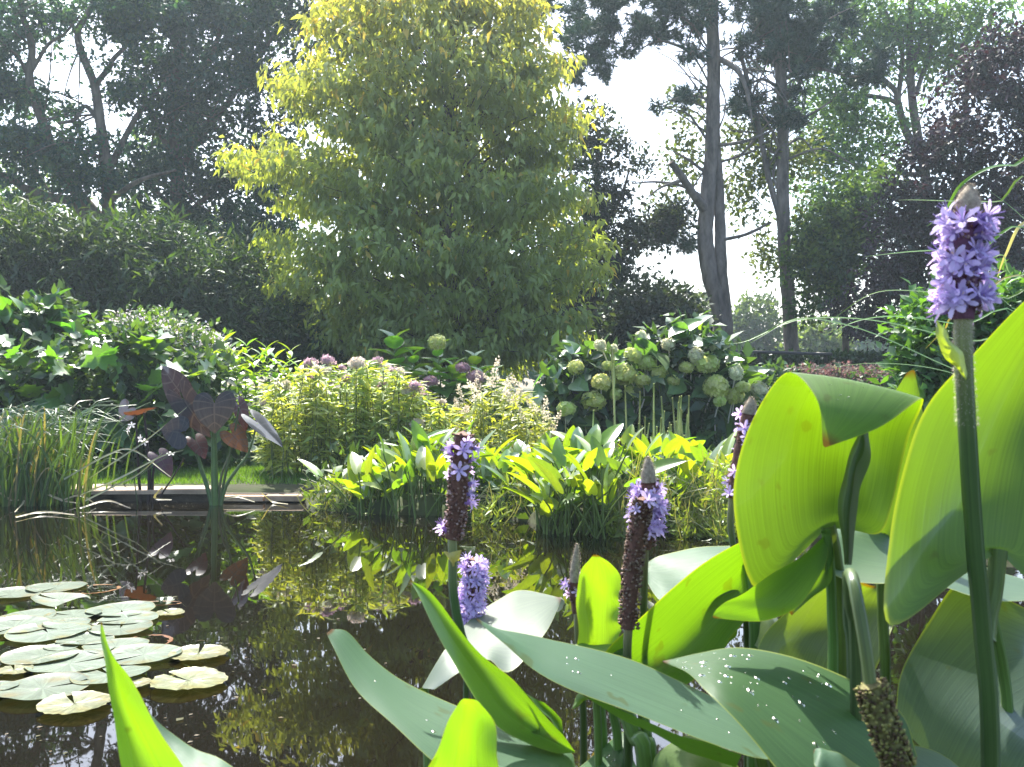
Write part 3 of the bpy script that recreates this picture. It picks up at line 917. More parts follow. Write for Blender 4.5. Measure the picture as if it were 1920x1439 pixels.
for px in (1300, 1425, 1550):
    a = P(px, 661, 13.2)
    mb = MB()
    tube(mb, [[a[0], a[1] + .04, 0], [a[0], a[1] + .04, a[2] - .02]], [.025, .025], 6)
    mb.build('post', M_rail, t)


# ---- leaf part meshes
def leafmesh(name, shape, mat, col, nt=9, ns=5, **kw):
    mb = MB()
    v, f, st = loft2d(*shape, nt=nt, ns=ns, **kw)
    mb.add(v, f, col, st)
    return mb.build(name, mat, link=False)


def leaves_on(t, meshes, blobs, n, size, up=(0, -.3, 1.0), outw=.7, droop=.1, jit=.5, shell=.35, sv=.3, upmix=.45, name='leaf'):
    B = np.array([[*P(b[0], b[1], b[4]), b[2] * b[4] / FP, b[5], b[3] * b[4] / FP] for b in blobs])
    wgt = np.array([b[2] * b[3] for b in blobs], float)
    for i in range(n):
        b = B[rng.choice(len(B), p=wgt / wgt.sum())]
        u = nrm(rng.normal(size=3)) * rng.uniform() ** shell
        if u[1] > .2:
            u[1] *= -1
        c = b[:3] + u * b[3:]
        d = nrm(u * outw + rng.normal(size=3) * jit + [0, 0, -droop])
        uu = nrm(np.array(up) + rng.normal(size=3) * upmix)
        put(name, meshes[rng.integers(len(meshes))], t, c, d, uu, size * rng.uniform(1 - sv, 1 + sv))


def clusterhead(name, n, R, fl, cols, squash=(1, 1, 1), four=True, mat=M_petal):
    """A rounded flower head of n small florets on a sphere of unit radius."""
    mb = MB()
    i = np.arange(n) + .5
    ph = np.arccos(1 - 1.85 * i / n)
    th = math.pi * (1 + 5 ** .5) * i
    p = np.stack([np.cos(th) * np.sin(ph), np.sin(th) * np.sin(ph), np.cos(ph)], 1)
    p = p * rng.uniform(.72, 1.08, (n, 1)) * np.array(squash)
    nn = nrm(p + rnd(n, .25))
    x = nrm(np.cross(nn, rnd(n)))
    y = np.cross(nn, x)
    C = np.asarray(cols)[rng.integers(0, len(cols), n)] * rng.uniform(.85, 1.15, (n, 1))
    for k in range(4):
        a = k * math.pi / 2
        dv = x * math.cos(a) + y * math.sin(a) + nn * .25
        sv_ = x * -math.sin(a) + y * math.cos(a)
        V = np.stack([p, p + dv * fl * .6 + sv_ * fl * .45, p + dv * fl, p + dv * fl * .6 - sv_ * fl * .45], 1).reshape(-1, 3)
        mb.add(V, [np.arange(n * 4).reshape(-1, 4)], np.repeat(C, 4, 0))
    # inner body
    th = np.linspace(0, 2 * np.pi, 9)[:-1]
    pts = [[0, 0, -.8], [0, 0, -.4], [0, 0, .1], [0, 0, .6], [0, 0, .8]]
    tube(mb, np.array(pts) * np.array(squash), np.array([.1, .6, .75, .45, .1]), 8, col=np.mean(cols, 0) * .7)
    return mb.build(name, mat, link=False)


# ---- white/lime hydrangea on the right
dH = 8.4
tH = thing('white_hydrangea', 'rounded hydrangea with lime-cream ball flowers and dark blue-green leaves', 'hydrangea', [P(1220, 0, dH)[0], dH, .1])
hydl = [leafmesh('leaf', BROAD, M_leaf, c, fold=.25, droop=.25, wave=.015) for c in ((.06, .15, .065), (.08, .18, .06), (.11, .22, .05))]
blH = [(1050, 730, 55, 60, dH, .3), (1110, 770, 90, 60, dH, .35), (1090, 690, 70, 40, dH, .3), (1220, 740, 110, 90, dH, .4), (1300, 690, 80, 70, dH, .4), (1350, 740, 70, 60, dH, .35), (1240, 660, 70, 40, dH, .3), (1180, 800, 130, 50, dH, .35), (1330, 800, 90, 50, dH, .35), (1400, 740, 50, 40, dH, .3), (1300, 635, 40, 30, dH, .25), (1270, 830, 120, 40, dH, .3)]
leaves_on(tH, hydl, blH, 290, .20, droop=.25, jit=.45, sv=.18)
crown(blH, 500, 6, .14, .2, T4, [(.03, .07, .035), (.04, .09, .035)]).build('inner_foliage', M_leaf, tH, kind='stuff')
heads_l = [clusterhead('flower_head', 120, 1, .34, [(.50, .62, .18), (.42, .54, .14), (.58, .66, .28)], (1, 1, .85)) for _ in range(3)]
heads_w = clusterhead('flower_head', 90, 1, .3, [(.62, .66, .46), (.55, .61, .36)], (.9, .85, 1.1))
mbs = MB()
for (px, py, r, wh) in [(1113, 753, 21, 0), (1062, 768, 17, 0), (1128, 718, 18, 0), (1170, 703, 19, 0), (1187, 667, 18, 0), (1185, 737, 15, 0), (1155, 740, 14, 0), (1202, 633, 14, 1), (1237, 700, 21, 0), (1253, 647, 17, 1), (1080, 690, 15, 0), (1213, 680, 19, 0),
                        (1140, 687, 15, 0), (1125, 649, 11, 1), (1150, 655, 12, 1), (1323, 682, 22, 0), (1343, 727, 20, 0), (1380, 700, 17, 1), (1377, 743, 19, 0), (1393, 727, 15, 0), (1423, 733, 17, 1), (1340, 650, 14, 1), (1350, 753, 14, 0), (1287, 690, 17, 0), (1305, 668, 15, 1),
                        (1262, 715, 16, 0), (1205, 715, 15, 0), (1005, 775, 11, 1)]:
    c = P(px, py, dH - .34 + rng.uniform(-.1, .08))
    o = put('flower_head', heads_w if wh else heads_l[rng.integers(3)], tH, c, nrm(rng.normal(size=3) * .3 + [0, 1, 0]), (rng.normal() * .2, -.25, 1), np.array([1, 1, rng.uniform(.8, 1.05)]) * r * rng.uniform(.72, 1.12) * (dH - .34) / FP)
    tube(mbs, [c, c + [rng.normal() * .05, .12, -.2], c + [rng.normal() * .1, .3, -.6]], [.006, .007], 5, n=6)
mbs.build('stems', M_stalk, tH, kind='stuff')

# ---- big-leaved pink hydrangea in the middle
dI = 8.9
tI = thing('pink_hydrangea', 'sunlit hydrangea with large toothed leaves and faded pink flower heads below the golden tree', 'hydrangea', [P(800, 0, dI)[0], dI, .1])
bigl = [leafmesh('leaf', OVATE, M_leaf, c, fold=.3, droop=.3, wave=.012) for c in ((.11, .24, .035), (.14, .27, .04), (.08, .19, .04))]
mbs = MB()
shoots = [(738, 640, 1.3), (775, 668, 1), (820, 655, 1), (850, 690, 1), (890, 672, 1), (905, 705, 1), (700, 700, .9), (810, 700, 1), (760, 720, .9), (925, 700, .8), (860, 730, .9), (680, 730, .8)]
for (px, py, k) in shoots:
    tip = P(px, py, dI + rng.uniform(-.25, .2))
    base = np.array([tip[0] + rng.normal() * .08, tip[1] + .1, .08])
    st = catmull([base, base * .4 + tip * .6 + [rng.normal() * .03, 0, 0], tip], 12)
    tube(mbs, st, [.011, .006], 6, col=(.12, .19, .06))
    for q in range(7):
        c = st[11 - q] if q < 7 else st[4]
        for sgn in (0, math.pi):
            a = q * 1.571 + sgn + rng.normal() * .2
            el = .9 - .17 * q
            d = np.array([math.cos(a) * math.cos(el), math.sin(a) * math.cos(el), math.sin(el)])
            put('leaf', bigl[rng.integers(3)], tI, c, d, nrm(np.array([0, 0, 1]) + rng.normal(size=3) * .15 - d * .3), k * (.13 + .035 * min(q, 4)) * rng.uniform(.9, 1.2))
mbs.build('stems', M_stalk, tI, kind='stuff')
headp = [clusterhead('flower_head', 80, 1, .3, [(.42, .26, .3), (.5, .34, .36), (.36, .28, .24)], (1, 1, .6)) for _ in range(2)]
for (px, py, r, g) in [(893, 708, 17, 0), (790, 738, 18, 0), (740, 700, 16, 0), (820, 643, 15, 1), (868, 690, 13, 0), (775, 725, 14, 0), (808, 715, 13, 0)]:
    put('flower_head', headp[g] if not g else heads_l[0], tI, P(px, py, dI - .32), (0, 1, 0), (0, -.3, 1), r * dI / FP)

# ---- leafy phlox-like plant on the left of it
dJ = 8.6
tJ = thing('phlox', 'bright yellow-green leafy perennial with upright shoots behind the elephant ears', 'perennial', [P(480, 0, dJ)[0], dJ, .1])
phl = [leafmesh('leaf', LANCE, M_leaf, c, fold=.3, droop=.25) for c in ((.16, .28, .045), (.20, .31, .05), (.12, .23, .045))]
mbs = MB()
cnt = 0
for (px, py) in [(430, 655), (462, 650), (490, 668), (515, 672), (545, 660), (560, 690), (410, 690), (445, 700), (480, 715), (525, 710), (390, 715), (575, 715), (505, 740), (420, 640), (445, 668), (475, 678), (500, 655), (530, 690), (550, 705), (590, 700), (400, 665), (460, 735), (540, 735), (380, 690), (610, 715), (640, 705), (660, 720)]:
    tip = P(px, py, dJ + rng.uniform(-.25, .25))
    base = np.array([tip[0] + rng.normal() * .06, tip[1], .08])
    st = catmull([base, base * .5 + tip * .5 + [rng.normal() * .03, 0, 0], tip], 16)
    tube(mbs, st, [.007, .003], 5, col=(.14, .19, .05))
    for q in range(11):
        for sgn in (0, math.pi):
            a = q * 1.571 + sgn + rng.normal() * .2
            el = .85 - .09 * q
            d = np.array([math.cos(a) * math.cos(el), math.sin(a) * math.cos(el), math.sin(el)])
            put('leaf', phl[rng.integers(3)], tJ, st[15 - q], d, nrm(np.array([0, 0, 1]) - d * .3 + rng.normal(size=3) * .15), (.125 + .009 * min(q, 6)) * rng.uniform(.85, 1.2))
mbs.build('stems', M_stalk, tJ, kind='stuff')

# ---- white-flowered bush
blK = [(270, 620, 70, 35, 9.8, .4), (340, 645, 70, 40, 9.7, .4), (240, 650, 60, 40, 9.7, .4), (390, 670, 50, 35, 9.6, .3), (300, 680, 100, 40, 9.6, .4), (200, 690, 60, 40, 9.5, .3)]
tK = shrub('white_flowered_bush', 'bush covered in small white blossom behind the left flower bed', 'bush', blK, 900, 8, .07, .16, T4, [(.06, .11, .035), (.08, .13, .04)], mat=M_leaf)
crown(blK, 900, 5, .032, .1, T2, [(.72, .7, .68), (.66, .62, .66)], droop=-.3, upb=1.0, shell=.2).build('blossom', M_petal, tK, kind='stuff')

# ---- green hydrangea, far left
dM = 9.2
tM = thing('green_hydrangea', 'leafy bright-green shrub without flowers at the far left of the beds', 'shrub', [P(60, 0, dM)[0], dM, .1])
blM = [(20, 600, 70, 40, dM, .4), (90, 615, 70, 45, dM, .4), (150, 640, 50, 35, dM, .35), (40, 660, 90, 40, dM, .4), (-40, 640, 60, 70, dM, .4), (130, 670, 60, 40, dM, .4), (200, 650, 30, 25, dM, .3), (110, 580, 30, 18, dM, .2)]
gl_ = [leafmesh('leaf', OVATE, M_leaf, c, fold=.3, droop=.3) for c in ((.06, .17, .035), (.075, .2, .035), (.05, .13, .04))]
leaves_on(tM, gl_, blM, 260, .18, jit=.45, outw=.5, droop=.05)
crown(blM, 450, 6, .12, .2, T4, [(.04, .1, .03)]).build('inner_foliage', M_leaf, tM, kind='stuff')

# ---- lobed-leaf shrub
dO = 8.0
tO = thing('lobed_leaf_shrub', 'shrub with broad lobed leaves behind the sedge, sunlit at the top', 'shrub', [P(180, 0, dO)[0], dO, .1])
blO = [(50, 690, 70, 45, dO, .35), (150, 700, 60, 50, dO, .35), (255, 680, 60, 45, dO, .35), (60, 760, 90, 50, dO, .35), (190, 770, 80, 55, dO, .35), (300, 760, 80, 60, dO, .35), (300, 830, 90, 50, dO, .3), (180, 840, 90, 45, dO, .3), (390, 700, 40, 40, dO, .3), (400, 800, 60, 50, dO, .3), (-30, 730, 60, 70, dO, .35), (250, 640, 30, 20, dO, .2)]
oakl = [leafmesh('leaf', OAK, M_leaf, c, smooth=False, fold=.2, droop=.2) for c in ((.08, .19, .04), (.11, .22, .035), (.055, .14, .04))]
leaves_on(tO, oakl, blO, 295, .21, jit=.45, droop=.2, up=(0, -.35, 1))
crown(blO, 600, 6, .12, .2, T4, [(.03, .075, .03), (.04, .09, .03)]).build('inner_foliage', M_leaf, tO, kind='stuff')

# ---- milkweed-like willowy plants
def willowy(label, cat, xs, top, d, n, cols, flow, seed, group):
    t = thing('swamp_milkweed', label, cat, [P(np.mean(xs), 0, d)[0], d, .08], group)
    mb, ms, mf = MB(), MB(), []
    for i in range(n):
        px = rng.uniform(*xs)
        py = np.interp(px, [p[0] for p in top], [p[1] for p in top]) + abs(rng.normal()) * 46
        tip = P(px, py, d + rng.uniform(-.35, .35))
        base = np.array([tip[0] * .9 + P(np.mean(xs), 0, d)[0] * .1 + rng.normal() * .05, tip[1] + rng.normal() * .08, .05])
        st = catmull([base, base * .5 + tip * .5 + rnd(1, .04)[0], tip], 24)
        tube(ms, st, [.006, .002], 4, col=(.13, .16, .06))
        k = 46
        q = rng.uniform(.25, 1, k)
        ii = np.minimum((q * 23).astype(int), 22)
        pos = st[ii] + (st[ii + 1] - st[ii]) * rng.uniform(size=(k, 1))
        a = rng.uniform(0, 6.28, k)
        dd = np.stack([np.cos(a), np.sin(a), rng.uniform(-.5, .7, k)], 1)
        scatter(mb, T4L[0], T4L[1], pos, dd, nrm(rnd(k, .4) + [0, -.2, 1]), rng.uniform(.07, .13, k), np.asarray(cols)[rng.integers(0, len(cols), k)] * rng.uniform(.8, 1.2, (k, 1)))
        if rng.uniform() < flow:
            mf.append(tip)
    ms.build('stems', M_stalk, t, kind='stuff')
    mb.build('foliage', M_leaf, t, kind='stuff')
    return t, mf


WG = [(.26, .33, .09), (.31, .37, .11), (.19, .26, .07), (.33, .37, .18)]
heads_m = [clusterhead('flower_head', 40, 1, .45, [(.42, .32, .33), (.38, .27, .32), (.48, .43, .36)], (1, 1, .6)), clusterhead('flower_head', 40, 1, .45, [(.55, .52, .4), (.6, .55, .48)], (1, 1, .7))]
for lab, xs, top, d, n, k in [('thicket of willowy yellow-green stems right beside the elephant ears', (490, 620), [(490, 720), (540, 690), (620, 672)], 7.3, 46, 1),
                              ('silvery willowy plants with dusty pink heads below the pink hydrangea', (610, 740), [(610, 672), (680, 672), (740, 680)], 7.5, 60, 0),
                              ('willowy plants with mauve flower heads just behind the dark-stemmed flower spike', (730, 850), [(730, 680), (790, 715), (850, 760)], 7.4, 54, 0)]:
    t, mf = willowy(lab, 'milkweed', xs, top, d, n, WG, .17, 1, 'willowy plants along the far bank')
    for p in mf:
        put('flower_head', heads_m[k if rng.uniform() < .6 else 1 - k], t, p, (0, 1, 0), (rng.normal() * .3, -.2, 1), rng.uniform(.028, .055))

# ---- cream plume plants
dR = 7.5
tR = thing('cream_plume_plant', 'plant with nodding cream flower plumes left of the white hydrangea', 'perennial', [P(940, 0, dR)[0], dR, .08], None)
mb, ms, mp = MB(), MB(), []
for i in range(46):
    px = rng.uniform(840, 1035)
    py = np.interp(px, [840, 880, 930, 970, 1000, 1035], [775, 725, 695, 720, 750, 775]) + abs(rng.normal()) * 40
    tip = P(px, py, dR + rng.uniform(-.3, .3))
    base = np.array([tip[0] * .95 + rng.normal() * .05, tip[1], .05])
    st = catmull([base, base * .5 + tip * .5 + rnd(1, .03)[0], tip], 20)
    tube(ms, st, [.006, .002], 4, col=(.16, .2, .07))
    k = 44
    ii = np.minimum((rng.uniform(.2, 1, k) * 19).astype(int), 18)
    a = rng.uniform(0, 6.28, k)
    dd = np.stack([np.cos(a), np.sin(a), rng.uniform(-.6, .5, k)], 1)
    scatter(mb, T4L[0], T4L[1], st[ii], dd, nrm(rnd(k, .4) + [0, -.2, 1]), rng.uniform(.07, .13, k), np.array([.27, .32, .09]) * rng.uniform(.7, 1.25, (k, 1)))
    if i % 2 == 0:
        mp.append((tip, nrm(st[-1] - st[-3])))
ms.build('stems', M_stalk, tR, kind='stuff')
mb.build('foliage', M_leaf, tR, kind='stuff')
pl = MB()
k = 90
tt = rng.uniform(0, 1, k)
a = rng.uniform(0, 6.28, k)
rr = (.16 * (1 - tt) + .05)
scatter(pl, T2[0], T2[1], np.stack([np.cos(a) * rr, tt + .15 * tt ** 2, np.sin(a) * rr - .35 * tt ** 2], 1), rnd(k) + [0, .6, 0], rnd(k), .14, np.array([.66, .62, .46]) * rng.uniform(.8, 1.1, (k, 1)))
plm = pl.build('flower_plume', M_petal, link=False)
for p, d in mp:
    put('flower_plume', plm, tR, p - d * .05, nrm(d + rng.normal(size=3) * .35), rng.normal(size=3), rng.uniform(.1, .18))

# ---- pickerelweed clumps on the far bank
pickl = [leafmesh('leaf', PICK, M_leaf, c, nt=11, fold=.3, droop=.18) for c in ((.14, .24, .025), (.18, .28, .028), (.095, .18, .03))]


def clump(label, xs, d0, d1, n, ztop, size=.165, lean=.3):
    x0, x1 = P(xs[0], 0, d0)[0], P(xs[1], 0, d0)[0]
    t = thing('pickerelweed_clump', label, 'pickerelweed', [(x0 + x1) / 2, (d0 + d1) / 2, 0], 'pickerelweed clumps along the far bank')
    ms = MB()
    for i in range(n):
        bx_ = rng.uniform(x0, x1)
        b = np.array([bx_, rng.uniform(d0 + .16 * math.sin(bx_ * 9 + n) + .1 * math.sin(bx_ * 23), d1), -.02])
        az = rng.uniform(0, 6.28)
        ln = abs(rng.normal()) * lean * (1.6 if b[1] < d0 + .15 else 1)
        q_ = (b[0] - x0) / (x1 - x0)
        h = rng.uniform(.3, 1.0) ** .8 * ztop * (.72 + .38 * math.sin(math.pi * q_) * (1 + .35 * math.sin(q_ * 11 + n)))
        e = b + np.array([math.cos(az) * ln * h, math.sin(az) * ln * h, h])
        st = catmull([b, b * .5 + e * .5 + [0, 0, .04], e], 7)
        tube(ms, st, [.006, .004], 5, col=(.10, .17, .04))
        d = nrm(np.array([math.cos(az) * .6, math.sin(az) * .6, .75]) + rng.normal(size=3) * .3)
        u = nrm(np.array([-math.cos(az), -math.sin(az), .5]) + rng.normal(size=3) * .4)
        put('leaf', pickl[rng.integers(3)], t, e, d, u, size * rng.uniform(.7, 1.25))
    ms.build('stalks', M_stalk, t, kind='stuff')
    return t


clump('dense pickerelweed clump on the bank straight behind the faded flower spike', (665, 960), 5.75, 6.5, 230, .37)
clump('bright pickerelweed clump standing in the water right of the middle', (1010, 1190), 5.1, 5.9, 190, .40)
clump('pickerelweed clump half hidden behind the folded leaf on the right', (1200, 1420), 5.15, 5.9, 150, .38)
clump('sparse pickerelweed on the far bank between the two denser clumps', (950, 1040), 5.9, 6.6, 50, .34, lean=.5)

# ---- horsetail rushes
dQ = 6.9
tQ = thing('horsetail', 'stand of thin upright leafless stems in front of the white hydrangea', 'horsetail', [P(1215, 0, dQ)[0], dQ, .05])
for i in range(64):
    tall = i < 7
    px = [1146, 1151, 1172, 1200, 1113, 1226, 1240][i] if tall else rng.uniform(1165, 1292)
    py = [655, 655, 725, 735, 770, 720, 745][i] if tall else 745 + 90 * (1 - min(1, (px - 1165) / 100)) * rng.uniform(.3, 1) + rng.uniform(-10, 90)
    e = P(px, py, dQ + rng.uniform(-.25, .25))
    b = np.array([e[0] + rng.normal() * .03, e[1], .02])
    mb = MB()
    tube(mb, [b, b * .5 + e * .5 + rnd(1, .006)[0], e], [.0085, .005], 5, n=6, col=np.array([.36, .42, .17]) * rng.uniform(.8, 1.2))
    mb.build('stem', M_stalk, tQ)

# ---- airy water herbs at the bank
mb = MB()
for (xa, xb, da, db, n, zt_) in [(1140, 1400, 5.0, 5.3, 1500, .4), (960, 1180, 5.8, 6.3, 700, .42), (580, 700, 5.9, 6.3, 700, .22), (1280, 1420, 4.95, 5.2, 500, .12), (880, 1010, 5.5, 5.8, 350, .22)]:
    p = np.stack([rng.uniform(P(xa, 0, da)[0], P(xb, 0, da)[0], n), rng.uniform(da, db, n), rng.uniform(0, 1, n) ** 1.4 * zt_], 1)
    p[:, 1] += .14 * np.sin(p[:, 0] * 11) + .09 * np.sin(p[:, 0] * 27 + 1)
    p[:, 2] *= .65 + .35 * np.sin(p[:, 0] * 17 + 2)
    scatter(mb, T4L[0], T4L[1], p, nrm(rnd(n) + [0, 0, .5]), rnd(n), rng.uniform(.03, .075, n), np.array([.19, .28, .055]) * rng.uniform(.6, 1.25, (n, 1)))
    for q in range(n // 12):
        b = p[q].copy(); b[2] = 0
        ribbon(mb, [b, b + [rng.normal() * .05, 0, zt_ * .5], b + [rng.normal() * .12, rng.normal() * .05, zt_ * rng.uniform(.6, 1.1)]], [.003, .002], 5, col=(.2, .22, .1))
mb.build('water_herbs', M_grass, kind='stuff')
mb = MB()
n = 2600
x = rng.uniform(-1.3, 2.6, n)
y = rng.uniform(5.0, 9.5, n)
k = pond_sd(x, y) > -.04
p = np.stack([x, y, np.maximum(gz(x, y), 0) + rng.uniform(0, .22, n)], 1)[k]
n = len(p)
scatter(mb, T4[0], T4[1], p, nrm(rnd(n) + [0, -.2, .6]), nrm(rnd(n, .5) + [0, -.2, 1]), rng.uniform(.06, .13, n), np.array([.06, .12, .03]) * rng.uniform(.5, 1.5, (n, 1)))
n = 2200
x = rng.uniform(-5.2, -1.0, n)
y = rng.uniform(7.75, 9.5, n)
p = np.stack([x, y, gz(x, y) + rng.uniform(0, .35, n) * np.clip((y - 7.6), .1, 1)], 1)
scatter(mb, T4[0], T4[1], p, nrm(rnd(n) + [0, -.2, .6]), nrm(rnd(n, .5) + [0, -.2, 1]), rng.uniform(.07, .15, n), np.array([.05, .10, .03]) * rng.uniform(.5, 1.5, (n, 1)))
n = 5200
x = rng.uniform(-7, 5, n)
y = rng.uniform(8.6, 14, n)
p = np.stack([x, y, gz(x, y) + rng.uniform(0, .3, n)], 1)
scatter(mb, T4[0], T4[1], p, nrm(rnd(n) + [0, -.2, .6]), nrm(rnd(n, .5) + [0, -.2, 1]), rng.uniform(.08, .18, n), np.array([.05, .10, .03]) * rng.uniform(.5, 1.5, (n, 1)))
mb.build('ground_cover', M_leaf, kind='stuff')

# ---- sedge at the left
tS = thing('sedge', 'big tuft of long arching green blades at the left bank', 'sedge', P(60, 945, 6.35))
mb = MB()
for i in range(520):
    px = rng.normal(35, 66)
    b = P(px, 940, rng.uniform(6.2, 6.75)); b[2] = -.03
    h = rng.uniform(.28, .74)
    az = rng.normal(.15, .8) if rng.uniform() < .6 else rng.uniform(-3, 3)
    ln = rng.uniform(.1, .65)
    o1_ = np.array([math.cos(az), math.sin(az) * .6, 0])
    pts = [b, b + o1_ * ln * h * .3 + [0, 0, h * .55], b + o1_ * ln * h * .8 + [0, 0, h * .9], b + o1_ * ln * h * 1.4 + [0, 0, h * rng.uniform(.65, 1.05)]]
    c = np.array([.06, .125, .03]) * rng.uniform(.6, 1.4) if rng.uniform() < .85 else np.array([.2, .19, .09])
    ribbon(mb, pts, [.004, .0065, .005, .001], 9, col=c)
for (pts) in [[(165, 900, 6.3), (210, 870, 6.2), (270, 830, 6.2), (350, 765, 6.2)], [(150, 930, 6.2), (220, 900, 6.1), (300, 858, 6.1), (345, 845, 6.1)], [(160, 940, 6.1), (220, 910, 6.1), (260, 890, 6.1), (305, 850, 6.1)], [(120, 900, 6.2), (200, 855, 6.2), (250, 845, 6.2), (320, 895, 6.1)]]:
    ribbon(mb, [P(*q) for q in pts], [.008, .009, .007, .002], 14, col=(.22, .25, .12))
mb.build('blades', M_grass, tS, kind='stuff')
tS2 = thing('fallen_blades', 'bleached sedge blades lying bent on the water at the left bank', 'sedge blade', P(120, 950, 6.0))
for pts in [[(0, 925), (20, 938), (45, 940), (28, 965)], [(90, 928), (120, 940), (150, 948)], [(115, 940), (150, 930), (180, 950)], [(150, 958), (200, 940), (245, 958)], [(305, 915), (290, 935), (322, 938)], [(420, 938), (445, 932), (478, 942)], [(490, 925), (510, 945), (540, 950)], [(30, 975), (80, 965), (140, 970)]]:
    mb = MB()
    ribbon(mb, [[P(x_, y_, H * FP / (y_ - 720))[0] if y_ > 944 else P(x_, y_, 6.25)[0], H * FP / (y_ - 720) if y_ > 944 else 6.25, .012 if y_ > 944 else P(x_, y_, 6.25)[2]] for x_, y_ in pts], [.007, .009, .004], 10, col=(.3, .27, .17))
    mb.build('blade', M_grass, tS2)


# ---- elephant ears
def ear(t, base, tip, wid, up, col, fold=.1, droop=.22, wave=.02):
    base, tip = np.asarray(base), np.asarray(tip)
    me = leafmesh('leaf', EARH, M_dark, col, nt=25, ns=11, fold=fold, droop=droop, wave=wave * .6, nw=5, curl=.15)
    L = np.linalg.norm(tip - base)
    put('leaf', me, t, base, tip - base, up, (wid / .92, L, L * .9))


dE = 6.3
tE = thing('elephant_ear', 'elephant ear with green stalks and a grey-purple heart leaf standing in the pond', 'elephant ear', [P(405, 0, dE)[0], dE, 0], 'elephant ears in the pond')
GREY = (.024, .028, .033)
ear(tE, P(402, 757, dE - .1), P(400, 811, dE - .16), .27, (0, -1, .6), GREY)
ear(tE, P(336, 734, dE + .08), P(300, 686, dE + .16), .2, (-.4, -.9, .2), (.022, .012, .012), droop=.1)
ear(tE, P(346, 752, dE - .02), P(392, 822, dE - .06), .19, (-.5, -.7, .6), (.018, .017, .023), droop=.1)
ear(tE, P(338, 812, dE - .15), P(302, 806, dE - .2), .22, (.1, -.95, .35), GREY, droop=.1)
ear(tE, P(368, 828, dE), P(386, 858, dE - .05), .13, (.7, -.9, .2), (.06, .026, .014))
ear(tE, P(436, 815, dE), P(466, 846, dE), .16, (.5, -.9, .5), (.11, .065, .012))
ear(tE, P(448, 762, dE + .12), P(466, 808, dE + .08), .13, (.9, -.7, .1), (.04, .012, .011))
ear(tE, P(482, 792, dE + .05), P(532, 838, dE), .15, (.9, -.6, .2), (.03, .034, .03), droop=.05)
mb_ = None
for pts, r0, r1, c in [([(404, 955), (402, 880), (401, 806), (402, 765)], .027, .010, (.09, .16, .05)), ([(398, 955), (388, 910), (375, 870), (362, 815), (352, 748)], .014, .007, (.08, .14, .05)),
                       ([(412, 955), (424, 912), (445, 880), (466, 850), (482, 795)], .013, .006, (.10, .16, .06)), ([(408, 950), (416, 890), (432, 850), (440, 820)], .009, .005, (.14, .16, .08)), ([(400, 950), (385, 900), (366, 850), (340, 814)], .011, .005, (.08, .13, .05)),
                       ([(396, 950), (384, 905), (372, 868), (368, 830)], .009, .005, (.07, .1, .05)), ([(410, 950), (425, 880), (440, 810), (448, 765)], .01, .005, (.09, .13, .05))]:
    mb = MB()
    tube(mb, [P(x_, y_, dE + .01 * i) for i, (x_, y_) in enumerate(pts)], [r0, r1], 8, n=14, col=c)
    mb.build('stalk', M_stalk, tE)
dF = 6.45
tF = thing('elephant_ear', 'dark-stemmed elephant ear with rusty leaves left of the green-stalked one', 'elephant ear', [P(280, 0, dF)[0], dF, 0], 'elephant ears in the pond')
ear(tF, P(268, 772, dF), P(232, 776, dF - .1), .24, (0, -.35, -1), (.075, .034, .015), droop=.05)
ear(tF, P(240, 768, dF + .1), P(224, 790, dF + .1), .2, (-.5, -.9, .3), (.07, .035, .015), droop=.05)
ear(tF, P(300, 858, dF - .1), P(322, 893, dF - .15), .14, (.6, -.8, .4), (.05, .03, .05))
for pts, r0 in [([(266, 960), (262, 915), (258, 850), (255, 780)], .012), ([(278, 960), (280, 900), (277, 840), (270, 775)], .014), ([(288, 960), (286, 900), (292, 860)], .012), ([(292, 955), (305, 925), (325, 895), (345, 860)], .008)]:
    mb = MB()
    tube(mb, [P(x_, y_, dF) for x_, y_ in pts], [r0, r0 * .5], 8, n=12, col=(.035, .022, .025))
    mb.build('stalk', M_stalk, tF)
# small white flowers on dark stems between the elephant ears
tW = thing('white_flower_stem', 'thin stem with small white open flowers in front of the rusty elephant ear', 'flower', P(250, 945, 6.3))
fw = MB()
for k in range(5):
    a = k * 2 * math.pi / 5
    d = np.array([[math.cos(a), math.sin(a), .2]])
    scatter(fw, PETAL[0] * [1.3, 1, 1], PETAL[1], np.zeros((1, 3)), d, np.array([[0, 0, 1.0]]), 1, (.75, .78, .74))
fwm = fw.build('flower', M_petal, link=False)
mb = MB()
tube(mb, [P(258, 950, 6.3), P(250, 880, 6.28), P(246, 800, 6.25)], [.004, .002], 5, n=8, col=(.06, .1, .04))
tube(mb, [P(255, 900, 6.28), P(290, 872, 6.25), P(322, 852, 6.2)], [.003, .002], 5, n=8, col=(.06, .1, .04))
mb.build('stem', M_stalk, tW)
for px, py, s in [(247, 798, .024), (241, 806, .022), (262, 823, .028), (270, 830, .026), (320, 852, .027)]:
    put('flower', fwm, tW, P(px, py, 6.22), nrm(rng.normal(size=3)), nrm(np.array([0, -1, .5]) + rng.normal(size=3) * .4), s)

